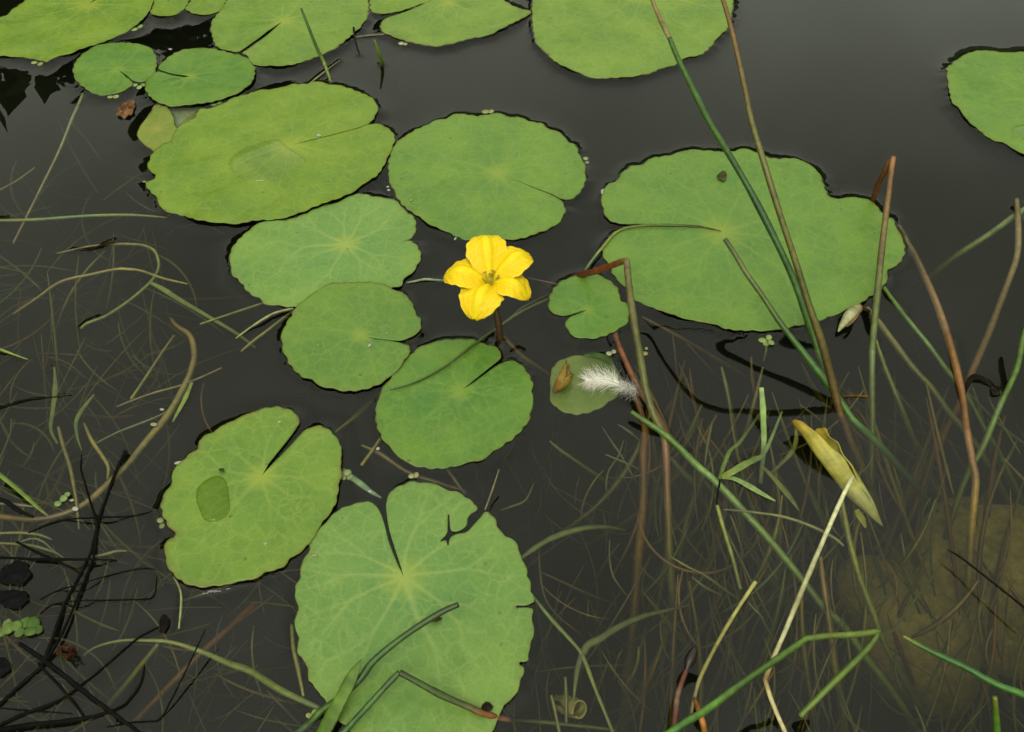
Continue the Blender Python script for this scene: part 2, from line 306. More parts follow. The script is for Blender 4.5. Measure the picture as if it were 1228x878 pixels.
leaf('L10', Z1, (720, 590), [(715,478),(765,490),(795,540),(805,580),(860,640),(830,720),(760,740),(700,690),(660,660),(630,625),(640,585),(670,540),(695,500)], closed=True, z=1.0, look='old', vein=.2, brown=.9, label='small yellowing leaf half hidden under the large oval pad', seed=20)
leaf('L11', Z1, (850, 520), [(782,492),(850,487),(915,487),(930,510),(890,560),(840,590),(800,572)], closed=True, z=-2.5, look='pale', vein=.1, label='pale drowned leaf fragment between the yellowing leaf and large oval pad', seed=21)
leaf('M', RK, (205, 540), [(105,490),(130,455),(180,430),(240,425),(300,425),(340,445),(375,490),(390,540),(370,590),(320,630),(270,655),(200,668),(140,650),(105,615),(100,560)], closed=True, z=-3.2, look='drown', vein=.25, blue=.2, label='submerged round leaf with curled lobe, a white feather floating over it', seed=22)

LOOK = {
 'mid':   (col(106,150,54), col(121,160,58), col(156,182,84)),
 'blue':  (col(118,160,70), col(134,172,78), col(172,194,104)),
 'fresh': (col(94,144,50), col(114,156,50), col(146,178,78)),
 'yellow':(col(117,154,38), col(134,166,46), col(168,188,78)),
 'yellowmid': (col(117,155,50), col(133,167,58), col(170,190,86)),
 'old':   (col(132,158,54), col(150,160,62), col(170,170,90)),
 'pale':  (col(130,150,110), col(140,160,120), col(170,170,90)),
 'drown': (col(98,126,44), col(114,138,48), col(138,156,64)),
}
RIM = col(128, 108, 52)

def build_leaf(d):
    P = [pix(x, y, d['z']*1e-3)[:2] for x, y in d['pts']]
    cxy = pix(d['c'][0], d['c'][1], d['z']*1e-3)[:2]
    step = d.get('step', 0.9)*1e-3
    sm = resample(catmull(P, 6, d['closed']), 0.8e-3, d['closed'])
    # scalloped, slightly ragged rim
    R = np.linalg.norm(np.asarray(P)-cxy, axis=1).max()
    t = np.roll(sm, -1, 0)-np.roll(sm, 1, 0); nrm = np.stack([t[:, 1], -t[:, 0]], 1); nrm /= np.linalg.norm(nrm, axis=1)[:, None]+1e-12
    r_ = np.random.default_rng(d['seed'])
    s_arc = np.arange(len(sm))*0.8e-3
    lam = 7.6e-3
    sc = np.abs(np.sin(np.pi*s_arc/lam+r_.uniform(0, 3)+1.1*np.sin(s_arc*170)))-0.6
    rough = np.convolve(r_.normal(0, 1, len(sm)), np.ones(3)/3, 'same')
    ctrn = sm-cxy; sgn = np.sign((nrm*ctrn).sum(1).mean())
    win = np.clip((np.linalg.norm(ctrn, axis=1)/R-0.45)/0.2, 0, 1)
    if not d['closed']:
        e = np.minimum(np.arange(len(sm)), np.arange(len(sm))[::-1])*0.8e-3
        win *= np.clip((e-0.3*R)/(0.15*R), 0, 1)
    sm = sm+nrm*(sgn*win*(0.72e-3*sc+0.17e-3*rough))[:, None]
    poly = sm if d['closed'] else np.vstack([cxy[None], sm])
    d['poly'] = poly; d['centre'] = cxy; d['R'] = R
    # interior points
    lo, hi = poly.min(0), poly.max(0)
    nx = int((hi[0]-lo[0])/step)+2; ny = int((hi[1]-lo[1])/(step*0.866))+2
    gx, gy = np.meshgrid(np.arange(nx), np.arange(ny))
    X = lo[0]+(gx+0.5*(gy % 2))*step+r_.uniform(-.1, .1, gx.shape)*step; Y = lo[1]+gy*step*0.866+r_.uniform(-.1, .1, gx.shape)*step
    X, Y = X.ravel(), Y.ravel()
    k = inside(poly, X, Y); X, Y = X[k], Y[k]
    k = dist_poly(poly, X, Y) > 0.45*step; X, Y = X[k], Y[k]
    nb = len(poly)
    vin = [Vector((float(a-cxy[0])*1e3, float(b-cxy[1])*1e3)) for a, b in poly]+[Vector((float(a-cxy[0])*1e3, float(b-cxy[1])*1e3)) for a, b in zip(X, Y)]
    vo, _, fo, *_ = geometry.delaunay_2d_cdt(vin, [], [list(range(nb))], 1, 1e-5)
    V = np.array([(v.x*1e-3, v.y*1e-3) for v in vo]); T = np.array([f for f in fo if len(f) == 3], np.int32)
    a = V[T[:, 1]]-V[T[:, 0]]; b = V[T[:, 2]]-V[T[:, 0]]
    fl = (a[:, 0]*b[:, 1]-a[:, 1]*b[:, 0]) < 0; T[fl] = T[fl][:, ::-1]
    x, y = V[:, 0], V[:, 1]
    pl = poly-cxy
    dr = dist_poly(pl, x, y)
    # distance to outer rim only (not slit)
    rr = np.hypot(x, y)
    cen = np.clip(1-rr/R, 0, 1)
    # veins: a branching tree from the stalk to the rim
    vein = np.zeros(len(x)); segs = []
    nv = 9
    if d['closed']: a0 = r_.uniform(0, 6.28)
    else:
        q = sm[0]+sm[-1]-2*cxy; q = sm[int(len(sm)*0.02)]-cxy; a0 = math.atan2(q[1], q[0])
    def grow(p, ang, length, wd, lvl):
        n = 7; pts = [p]
        for i in range(n):
            ang += r_.normal(0, 0.06)
            p = p+np.array([math.cos(ang), math.sin(ang)])*length/n; pts.append(p)
        for i in range(n): segs.append((pts[i], pts[i+1], wd*(1-0.55*i/n), 1.0-0.22*lvl))
        if lvl < 3:
            for sg in (-1, 1):
                grow(pts[-1], ang+sg*r_.uniform(0.22, 0.48), length*r_.uniform(0.55, 0.75), wd*0.6, lvl+1)
    for i in range(nv):
        an = a0+(i+0.75)/(nv+0.5)*2*math.pi+r_.normal(0, 0.06)
        strong = 1.0+0.7*max(0, math.cos(an-a0-math.pi))**6
        grow(np.zeros(2), an, R*r_.uniform(0.24, 0.36)*(1.5 if strong > 1.5 else 1), 0.85e-3*strong, 0)
    for p, q, wd, st in segs:
        ab = q-p; l2 = ab@ab+1e-14
        tt = np.clip(((x-p[0])*ab[0]+(y-p[1])*ab[1])/l2, 0, 1)
        dd = np.hypot(x-p[0]-tt*ab[0], y-p[1]-tt*ab[1])
        vein = np.maximum(vein, st*np.exp(-(dd/max(wd, 0.6e-3))**2))
    vein = np.maximum(vein*np.clip(1.15-rr/R*0.9, 0, 1), 1.1*np.exp(-(rr/2.0e-3)**2))
    rim = np.exp(-dr/1.1e-3)*np.clip((rr/R-0.35)/0.25, 0, 1)
    wv = waves(d['seed']+50, 6, 60, 260); wr = waves(d['seed']+90, 5, 120, 330)
    z = d['z']*1e-3+0.36e-3*wv(x, y)*np.clip(rr/R*2, 0.2, 1)
    z = z+np.exp(-dr/3.5e-3)*np.clip((rr/R-0.3)/0.3, 0, 1)*(0.15e-3+0.30e-3*wr(x, y))
    z = z-0.10e-3*vein+0.25e-3*np.exp(-(rr/4e-3)**2)
    an = np.arctan2(y, x)
    z = z+0.12e-3*np.sin(an*9+2*rr/R)*np.clip(rr/R, 0, 1)
    if d['z'] > 0: z = np.maximum(z, d['z']*1e-3*0.62)
    z0 = d['z']*1e-3
    nV = len(V); th = 0.42e-3
    VV = np.vstack([np.c_[x, y, z-z0], np.c_[x, y, z-z0-th]])
    # boundary loop edges
    E = np.vstack([T[:, [0, 1]], T[:, [1, 2]], T[:, [2, 0]]])
    key = np.sort(E, 1); _, inv, cnt = np.unique(key, axis=0, return_inverse=True, return_counts=True)
    be = E[cnt[inv.ravel()] == 1]
    side = np.vstack([np.c_[be[:, 1], be[:, 0], be[:, 0]+nV], np.c_[be[:, 1], be[:, 0]+nV, be[:, 1]+nV]])
    FF = np.vstack([T, T[:, ::-1]+nV, side])
    at = {'vein': np.r_[vein, vein*0], 'rim': np.r_[rim, rim], 'cen': np.r_[cen, cen]}
    me = new_mesh('pad_blade', VV, FF, at)
    c1, c2, cv = LOOK[d['look']]
    jit = 1+r_.uniform(-.05, .05)
    c1 = tuple(np.array(c1)*jit); c2 = tuple(np.array(c2)*jit)
    mat = leaf_material('pad_'+d['key'].lower(), c1, c2, cv, RIM, d.get('vein', .4), d.get('blue', 0), d.get('brown', .45), d['seed'])
    root = empty('lily_pad', (cxy[0], cxy[1], z0), d['label'], 'lily pad', 'floating leaves on the pond')
    obj('blade', me, mat, root)
    # leaf stalk, going down to the bed
    pts = [np.array([0, 0, -0.2e-3]), np.array([r_.uniform(-3, 3)*1e-3, r_.uniform(-3, 3)*1e-3, -0.02]), np.array([r_.uniform(-.02, .02), r_.uniform(-.02, .03), -0.08]), np.array([r_.uniform(-.04, .04), r_.uniform(-.04, .06), -0.19])]
    tube_obj('leaf_stalk', pts, [1.1e-3, 1.2e-3, 1.3e-3, 1.4e-3], [(110, 110, 50), (100, 90, 45), (90, 75, 40), (80, 65, 40)], M_STEM, root)

# ------------------------------------------------------------------ tubes and blades
def tube_mesh(name, pts, rad, colours, n=9, flat=1.0, n_per=7, knots=()):
    pts = np.asarray(pts, float); m = len(pts)
    data = np.c_[pts, np.asarray(rad)[:, None], np.array([np.array(col(*c)[:3])*((1.32, .95, .48) if c[1] > c[0]*1.2 else (.9, .95, .8)) for c in colours])]
    # a sharp bend splits the spline
    parts = []; cut = [0]+list(knots)+[m-1]
    for a, b in zip(cut[:-1], cut[1:]):
        seg = catmull(data[a:b+1], n_per) if b-a > 0 else data[a:b+1]
        parts.append(seg if not parts else seg[1:])
    D = np.vstack(parts); Pp = D[:, :3]; Rr = np.maximum(D[:, 3], 0.05e-3); Cc = np.clip(D[:, 4:7], 0.002, 0.85)
    T = np.gradient(Pp, axis=0); T /= np.linalg.norm(T, axis=1)[:, None]+1e-12
    side = np.cross(T, [0, 0, 1.0]); ln = np.linalg.norm(side, axis=1)
    for i in range(len(side)):
        if ln[i] < 0.05: side[i] = side[i-1] if i else np.array([1.0, 0, 0])
    side /= np.linalg.norm(side, axis=1)[:, None]; nor = np.cross(side, T)
    rq = np.random.default_rng(int(abs(pts[0][0])*1e5+abs(pts[0][1])*1e5) % 99991)
    q_ = len(Pp); ss = np.linspace(0, 1, q_)
    Rr = Rr*(1+.05*np.sin(ss*rq.uniform(9, 26)+rq.uniform(0, 6))+.03*np.sin(ss*rq.uniform(40, 70)))
    ln_ = 1+.13*np.sin(ss*rq.uniform(8, 20)+rq.uniform(0, 6))+.10*np.sin(ss*rq.uniform(30, 60)+rq.uniform(0, 6))
    fib = 1+rq.normal(0, .10, n)
    th = np.linspace(0, 2*np.pi, n, endpoint=False)
    ring = (Pp[:, None]+Rr[:, None, None]*(np.cos(th)[None, :, None]*side[:, None]+flat*np.sin(th)[None, :, None]*nor[:, None]))
    q = len(Pp); V = ring.reshape(-1, 3); F = []
    for i in range(q-1):
        for j in range(n):
            a = i*n+j; b = i*n+(j+1) % n
            F.append((a, b, b+n, a+n))
    F.append(tuple(range(n))[::-1]); F.append(tuple((q-1)*n+j for j in range(n)))
    return V, F, np.c_[np.clip(np.repeat(Cc*ln_[:, None], n, 0)*np.tile(fib, q)[:, None], .002, .85), np.ones(q*n)]
def tube_obj(name, pts, rad, colours, mat, parent=None, loc=None, **kw):
    V, F, C = tube_mesh(name, pts, rad, colours, **kw)
    if loc is not None: V = V-np.asarray(loc)
    o = obj(name, new_mesh(name, V, F, cols=C), mat, parent, loc if loc is not None else (0, 0, 0))
    return o

MENISC = []     # (x, y, radius) where a stem breaks the water
def stem(name, label, cat, pts, width, colours, group=None, mat=None, flat=1.0, taper=None, knots=(), n=9, mark=True, parent=None):
    """pts: (px, py, height in mm); width in photo pixels (scalar or per point)"""
    P = np.array([pix(x, y, z*1e-3) for x, y, z in pts])
    W = np.broadcast_to(np.asarray(width, float), (len(pts),)).copy()*(.88 if flat == 1.0 else 1.0)
    rad = [0.5*W[i]*mpp(P[i]) for i in range(len(P))]
    if len(colours) != len(pts):
        u = np.linspace(0, 1, len(pts)); k = np.linspace(0, 1, len(colours)); cc = np.array(colours, float)
        colours = [tuple(np.interp(a, k, cc[:, j]) for j in range(3)) for a in u]
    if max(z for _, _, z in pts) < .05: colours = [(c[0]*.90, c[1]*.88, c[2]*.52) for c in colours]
    if mark:
        for i in range(len(P)-1):
            za, zb = P[i][2], P[i+1][2]
            if min(za, zb) < 1.2e-3 and max(za, zb) > -.4e-3:
                for t in np.linspace(0, 1, 24):
                    q = P[i]+(P[i+1]-P[i])*t
                    if -.4e-3 < q[2] < 1.2e-3: MENISC.append((q[0], q[1], rad[i]))
    base = P[int(np.argmin(P[:, 2]))] if parent is None else np.zeros(3)
    if parent is not None:
        base = np.array(parent.location)
        V, F, C = tube_mesh(name, P-base, rad, colours, flat=flat, knots=knots, n=n)
        return obj(name, new_mesh(name, V, F, cols=C), mat or M_STEM, parent)
    o = tube_obj(name, P, rad, colours, mat or M_STEM, None, tuple(base), flat=flat, knots=knots, n=n)
    return tag(o, label, cat, group)

for d in LEAVES:
    if d['z'] > 0: d['z'] += 0.7
    build_leaf(d)

# ------------------------------------------------------------------ rushes and other stems (photo pixels, height over water in mm)
GR, GR2, OL, TAN, RUST, BR, YG, STRAW, DK, DEEP = (62,112,48), (84,128,58), (112,122,58), (176,150,98), (150,84,44), (122,88,54), (140,148,66), (222,212,168), (26,20,15), (120,128,66)
RG_ = 'rushes growing in the pond'
r = empty('rush', tuple(pix(980,418)), 'tall green rush with dry tan tip, crossing the large round pad', 'rush', RG_)
stem('stem', None, None, [(803,46,71),(812,68,69),(830,105,66),(851,147,61),(867,173,58),(893,217,51),(912,252,43),(936,300,32),(953,338,22),(963.6,368.6,14),(974,399,5),(980,418,0),(988,440,-8),(1000,470,-20),(1018,510,-40)], [6.5,7.5,8,8.5,9,9,9.5,9.5,10,10,10,10,9,8,8], [(70,116,58),GR,GR,(50,104,60),(56,108,52),GR,GR,(70,100,50)], parent=r)
stem('dry_tip', None, None, [(776,-14,78),(782,0,76),(791,22,74),(803,46,71)], [4,5,6,6.8], [TAN,(190,160,110),(170,140,90),(190,170,120)], parent=r)
r = empty('rush', tuple(pix(1006,495)), 'tall olive-brown rush rising beside the green one, reflected as a black hook', 'rush', RG_)
stem('stem', None, None, [(845,-60,122),(867,0,116),(880,47,109),(893,105,99),(901,144,92),(917,198,82),(936,259,68),(953,310.5,54),(970,365,39),(984,406,27),(996,450,13),(1007,493,0),(1013,508,-6),(1021,532,-14),(1036,566,-26),(1049,597,-38),(1062,640,-55)], [6,6.5,7,7.5,8,8.5,9,9.5,10,10.5,11,11,10,9.5,9,9,9], [(150,108,58),(146,110,60),(120,112,56),(116,112,56),(112,106,52),(124,98,50),(122,84,46),(110,90,50),(96,80,46)], parent=r)
stem('bent_top', None, None, [(845,-60,122),(846,-85,118),(868,-92,104)], [6,4.5,2.5], [(150,108,58),(150,110,70),TAN], parent=r)
stem('rush', 'broken-off green rush whose blunt end leans over the broad pad', 'rush', [(869.5,287,34),(882,306,31.5),(895,327.6,28.5),(912,351.5,24),(936,387.4,17.5),(963.6,423,11),(991,457.5,5.5),(1007,480,2.5),(1023,503,-.5),(1039,518.5,-5),(1060,539.5,-12),(1086,568,-22),(1112,600,-34),(1133,626,-46)], [7,7,7,7.5,8.5,9.5,10,10,10,9.5,9,8.5,8,8], [(96,112,66),(120,116,66),(86,116,56),GR,(60,120,44),(64,124,46),GR,(56,96,44),(50,86,44),(44,74,40)], RG_)
r = empty('bent_rush', tuple(pix(1046,420)), 'rust-brown rush snapped over at its tip, standing against the broad pad', 'rush', RG_)
stem('stem', None, None, [(1071,189,32),(1066,228,27),(1057.6,297,17),(1052.5,348,9.5),(1047.5,399,2),(1046,420,-1),(1045.6,457,-8),(1046,500,-16),(1045,560,-28),(1042,620,-42),(1038,680,-58)], [8,8,8.5,9,9,9,8.5,8.5,8.5,8.5,8.5], [(168,110,70),(150,116,76),(120,122,70),(104,116,62),(100,114,60),(96,106,54),(100,104,50),(92,96,44)], parent=r)
stem('snapped_tip', None, None, [(1071,189,32),(1062,204,25),(1052,224,12),(1046,243,.5)], [8,8,7.5,6], [(160,104,62),(150,84,44),(130,66,34),(110,54,30)], parent=r)
stem('rush', 'brown rush arching out of the water and back in', 'rush', [(1078,272,-14),(1087,290,-11),(1096.5,306,-9),(1117.5,351,-5),(1133,393,-2),(1143.7,429.5,1.2),(1154,474,1.2),(1159,513,-.8),(1166,552.6,-5),(1170,576,-9),(1166,623,-18),(1163,662,-26),(1159,726,-40),(1151,792,-56),(1141,878,-75)], [8,9,9,9.5,10,10,10,10,10,10,10,10,10,11,11], [(124,106,70),(134,104,66),(138,98,56),(150,98,52),(158,108,58),(160,126,56),(152,128,54),(130,116,52)], RG_)
stem('rush', 'dull brown stem sloping down under the water, tip just above it', 'rush', [(1219,239,3),(1221,272,-1.5),(1219.6,306,-5),(1209,338,-8),(1196,372,-11),(1183,406,-14),(1164.6,448,-19),(1159,466,-22),(1141,503,-27),(1112,560,-37),(1091,592,-43),(1060,650,-56)], [7,8,8,8.5,9,9,9,9,9,9,9,9], [(150,130,84),(140,120,80),(130,104,70),(140,96,60),(150,92,54),(150,88,50)], RG_)
stem('rush', 'olive stem slanting away into the depth', 'rush', [(1240,242,1),(1228,251,-1.5),(1209,264.5,-4),(1183,283,-8),(1143.7,309,-20),(1115,332,-34),(1095,345,-50)], [6,7,8,8,8,8,8], [(120,134,74),(110,124,66),(100,112,60)], RG_)
stem('rush', 'thin green stem dipping under beside the pale bud', 'rush', [(1060,345,2),(1075.6,366.6,.6),(1096.5,393,-2),(1117.5,419,-6),(1138.4,448,-10),(1162,478,-16),(1180,513,-22),(1196,539,-28),(1214,576,-36),(1236,622,-46)], [5,6,6.5,7,7,7,7,7,7,7], [(96,140,80),(80,126,60),(76,116,56),(74,106,54)], RG_)
stem('rush', 'olive stem running down from beside the pale bud into deep water', 'rush', [(1039,369,-1),(1054.6,387.6,-3),(1075.6,416,-6),(1094,440,-9),(1117.5,466,-13),(1138.4,495,-18),(1154,513,-22),(1172.5,537,-27),(1191,568,-34),(1209,602,-42),(1226,640,-52)], [7,8,9,9,9,8.5,8.5,8.5,8.5,8.5,8.5], [(140,120,66),(124,124,60),(112,118,60),(110,104,54),(110,96,50)], RG_)
stem('rush', 'green stem fading into the depth beside the snapped rush', 'rush', [(1050,408,-2),(1061,440,-6),(1078,482,-14),(1091,516,-24),(1104,552,-38),(1112,580,-52)], [5,6,7,7.5,7.5,7.5], [(110,134,66),(96,120,60),(90,110,56)], RG_)
stem('rush', 'green rush emerging slantwise past the arching brown one', 'rush', [(1240,370,18),(1228,403,12),(1219.6,440,6.5),(1209,466,2.5),(1201,482,-.5),(1178,537,-12),(1159,571,-20),(1141,623,-32),(1128,668,-44),(1116,740,-60),(1104,812,-80)], [7,7.5,8,8,8,8,8,8.5,9,9,9], [(80,128,62),GR2,GR2,(86,118,58),(78,106,52),(72,96,50)], RG_)
stem('rush', 'long green rush lying just under the surface, its tip poking out', 'rush', [(757,494,4),(775,506,3),(794,518.6,2),(815,537,.6),(835.7,558,-.8),(862,581,-2.5),(896,618,-5.5),(920,644,-8),(960,692.5,-13),(986.5,726.6,-17),(1013,753,-21),(1039,789,-27),(1070,829,-34),(1102,880,-44)], [6,8,9,9.5,9.5,9.5,10,10,10,10,10,10,10,10], [(96,140,80),(86,134,72),(96,142,84),(94,138,80),(92,132,72),(84,120,62)], RG_)
r = empty('bent_rush', tuple(pix(799,521)), 'broken rush with its rust-coloured end folded down beside the small heart-shaped pad', 'rush', RG_)
stem('stem', None, None, [(751.5,312,32),(754.4,344,28),(760.4,386,22.5),(767.8,427.4,16.5),(775,469,10),(785,500,4.5),(796,521,.2),(799,545,-4),(800,584,-10),(801.6,623,-17),(803,670,-25),(807,726,-36),(807,779,-48),(810,820,-60)], [9,9.5,10,10.5,11,11,11,10,10,10,10.5,11,11,11], [(140,128,84),(128,116,66),(122,120,60),(124,122,60),(130,110,60),(150,90,50),(150,112,46),(140,134,52),(116,124,50),(106,114,50)], parent=r)
stem('folded_end', None, None, [(751.5,312,32),(740,316,26),(727.8,320.7,20),(712,326,11),(698,329,3),(688,331,-.5)], [8,9,9,9.5,9,6], [(160,120,80),(150,80,44),(142,66,36),(136,66,36),(116,60,36),(90,54,36)], parent=r)
stem('rush', 'rust-brown stem running straight down under the broken rush', 'rush', [(760,470,-3),(773,511,-8),(771.5,545,-12),(771.5,597,-19),(767.6,644,-25),(765,674,-29),(760,740,-39),(752,818,-52),(746,885,-62)], [7,10,11,12,12.5,12.5,13,13,13], [(140,90,56),(136,88,54),(146,100,58),(144,104,56),(128,98,54)], RG_)
stem('rush', 'brown stem leaning against the broken rush below the small heart-shaped pad', 'rush', [(737,398,-.6),(742,414,.8),(751.5,436,1.5),(766,466,1.5),(781,488,1.2),(790,502,1),(799,521,.8),(800,532,-2)], [7,8,8,8,8,8,9,7], [(128,74,48),(150,84,54),(130,84,56),(160,104,70),(140,80,54),(120,62,40)], RG_, knots=(6,))  # brown strand at water level along the broken rush
stem('rush', 'arching green rush with blunt dark tip over the largest pad', 'rush', [(352,884,-4),(372,866,0),(386,852,2.5),(405,839,5),(431,815.6,8),(446.6,794.6,10),(470,774,13),(499,753,16),(530,734,19),(550,725,20.5)], [9,10,10,10.5,10.5,10,9.5,9,8.5,7.5], [(60,104,40),(66,112,44),(56,104,40),(52,98,38),(54,92,38),(40,64,30)], RG_)
r = empty('bent_rush', tuple(pix(596,860)), 'green rush kinked over the largest pad, its lower end turning rust', 'rush', RG_)
stem('stem', None, None, [(395,898,0),(412.6,878,3),(441,847,7.5),(467.6,818,11.5),(479,806.4,13)], [8.5,9,9,9,8], [(60,108,54),(56,106,50),(64,112,56),(58,84,44)], parent=r)
stem('folded_end', None, None, [(479,806.4,13),(496,815.6,11.5),(530,834,8),(562,848,5),(577.6,855,3.5),(596,860,1),(612,864,-2)], [8,9,10,9.5,9.5,8,6], [(70,58,40),(56,92,36),(58,90,36),(96,92,40),(160,96,44),(140,76,44),(110,60,44)], parent=r)
stem('grass_blade', 'flat broad green grass blade upright beside the arching rush', 'grass blade', [(376,898,-3),(391,872,3),(402,851,5.5),(414,828,8),(425,806,10.5),(433,791,12)], [17,18,18,17,13,2], [(80,130,54),(92,142,58),(88,138,58),(84,130,58)], None, M_SOFT, flat=.12)
stem('rush', 'bright green rush with a sharp tan tip pointing over the mud patch', 'rush', [(1083.4,763,62),(1092,768,62),(1117.5,781.5,62),(1157,800,62),(1196,821,62),(1240,839,62),(1330,890,50),(1430,980,-4)], [2.5,6,8,9,9.5,9.5,9.5,9], [(190,160,110),(96,130,56),(62,126,46),(56,122,44),(60,128,48),(60,124,46),(60,120,46),(60,110,46)], RG_)
stem('rush', 'green rush folded twice into a zigzag under the white straw', 'rush', [(640,1010,-4),(700,960,22),(760,912,42),(809.5,874.5,48),(849,850,47),(888,821,46),(934,789,45),(967,766,44),(990,763,44),(1025,761,44),(1054,757.5,44),(1040,778,42),(1000,818,38),(959,859,33)], [9,10,10,10.5,10.5,10,9.5,9,8.5,8.5,8,9,9.5,9], [(60,110,50),(66,124,56),(70,132,62),(72,134,62),(82,140,72),(80,132,66),(76,124,60),(84,126,58),(90,128,60),(96,132,62),(88,124,56),(84,122,52),(92,130,58),(92,130,60)], RG_, knots=(7, 10))
stem('rush', 'short thick green shoot standing upright with a blunt top', 'rush', [(1193,836,34),(1194,852,29),(1195.5,880,20),(1197,910,8),(1198,932,-6)], [6.5,8.5,9.5,9.5,9], [(120,148,66),(70,134,46),(64,128,44)], RG_)
stem('dry_straw', 'bleached white straw with a kink leaning in front of the curled leaf', 'straw', [(1023,572,6.5),(1007.5,602,4),(978.7,668,1.4),(956.4,721,1.2),(942,756,1.2),(927.6,789,1.2),(917.5,815,1.2),(926,842,1.2),(944,884,1.2)], [6.5,6.5,6.5,7,6.5,6.5,6.5,6.5,6.5], [(232,222,178),(238,230,190),(226,216,176),(214,200,154),(232,222,180),(214,196,146),(168,130,84),(226,204,158),(228,206,160)], None, knots=(6,))
stem('dry_straw', 'pale yellow straw slanting up from the rust-brown bud stem', 'straw', [(906,698,2.5),(885.5,729,2),(862,768.5,1.5),(841,810,.2),(833,836,-1.5),(829,856,-4)], [5.5,5.5,5.5,5.5,5,5], [(196,186,116),(182,172,100),(166,152,90),(140,110,66)], None)
r = empty('bud_stem', tuple(pix(808,878)), 'dark red-brown stem ending in a blackish club-shaped bud', 'bud', None)
stem('stem', None, None, [(807,910,-4),(808,878,5.5),(810,857,6.5),(812,836.5,7.5),(817,820,8.5),(823,804,9.5)], [9,9,9,8.5,7.5,6.5], [(90,46,34),(104,54,40),(96,50,38),(140,104,88),(110,56,44),(90,44,36)], parent=r)
stem('bud', None, None, [(823,804,9.5),(826,795,10),(830,786,10.5),(833,778,11)], [6,13,15,8], [(50,34,28),(38,28,24),(34,26,22),(44,30,26)], parent=r)
stem('dead_rush', 'short orange-rust stub beside the club-shaped bud stem', 'stem', [(833,838,1),(838,852,4),(843,868,5),(847,890,-4)], [6,8,8.5,8.5], [(120,80,46),(190,118,52),(206,128,56)], None)
# leafy shoot and its stick
stem('grass_blade', 'pale upright blade stub standing out of the water between the stems', 'grass blade', [(913,465,9),(914.5,483,6.5),(915.5,505,3),(916,527,-.3),(915,548,-5),(912,580,-12)], [5.5,7.5,7.5,7,6,5], [(176,194,128),(160,184,112),(158,182,110),(130,150,84),(96,112,60)], None, M_SOFT, flat=.35)
r = empty('leafy_shoot', tuple(pix(864,573)), 'floating shoot with two pale spread blades joined at a node', 'shoot', None)
stem('blade', None, None, [(865,572,.8),(876,567,1),(893,557,1.2),(905,551,.6),(918,541,-1),(938,493,-1)], [4,9,9,8,5,2], [(120,150,74),(152,170,90),(156,176,96),(134,156,84),(112,132,70),(120,140,80)], mat=M_SOFT, flat=.16, parent=r)
stem('blade', None, None, [(866,573,.8),(880,574,1),(895,581,1.2),(912,591,1.2),(930,601,.8)], [4,6,8,7,1.5], [(120,150,84),(150,172,106),(160,182,116),(170,188,126)], mat=M_SOFT, flat=.16, parent=r)
stem('blade', None, None, [(863,574,.6),(868,558,.2),(876,540,-1),(888,529,-2.5),(914,492,-9)], [4,5.5,5,4.5,3], [(96,140,60),(92,132,58),(84,112,54)], mat=M_SOFT, flat=.2, parent=r)
stem('blade', None, None, [(864,574,0),(861,590,.8),(859.5,603,1)], [3,2.6,1.6], [DK,DK], mat=M_DEAD_REFL, parent=r)
stem('grass_blade', 'olive blade sagging under water below the floating shoot', 'grass blade', [(913,558,-2),(925,570,-3),(938,585,-4),(950,600,-5),(958,612,-5)], [3,6,8,6,1.5], [(116,122,62),(134,138,76),(132,136,78)], None, M_SOFT, flat=.2)
stem('grass_blade', 'curved olive blade bending beside the curled leaf', 'grass blade', [(954,512,-.5),(955,525,-1.5),(951,540,-3),(940,553,-5),(925,567,-8)], [2.5,5,6,5,4], [(140,140,72),(126,124,62),(110,110,56)], None, M_SOFT, flat=.3)
stem('grass_blade', 'pale broken stem piece below the leafy shoot', 'stem', [(860,606,-.5),(866,628,-2.5),(872,648,-5),(880,674,-8),(887,703,-11),(888,704,-11)], [5,6,6,5.5,5.5,5], [(160,160,96),(136,142,74),(124,130,66)], None)
stem('grass_blade', 'grey straw lying under water across the stems', 'straw', [(868,611,-1.5),(900,614,-2),(940,620,-2),(975,632,-2.5),(1000,645,-3),(1012,655,-3.5)], [2.5,3.5,4,4.5,5,3], [(120,116,92),(140,136,110),(126,120,96)], None)
stem('rush', 'yellow-olive stem running down from the curled leaf', 'rush', [(1009,600,-2),(1013,620,-4),(1018,646,-7),(1030,690,-13),(1048,738,-20),(1062,775,-26),(1082,812,-33),(1104,852,-42),(1112,885,-50)], [6,7,8,8,8.5,8.5,8.5,8,8], [(150,150,66),(140,142,60),(128,136,58),(112,122,54),(100,112,50)], RG_)
stem('rush', 'orange-brown stem curving down below the white straw', 'rush', [(984,668,-6),(986,690,-8),(992,730,-13),(997,765,-18),(1002,805,-25),(1010,850,-33),(1016,890,-42)], [5,7,8,9,9,9,9], [(140,104,60),(142,112,60),(136,120,60),(128,118,58)], RG_)
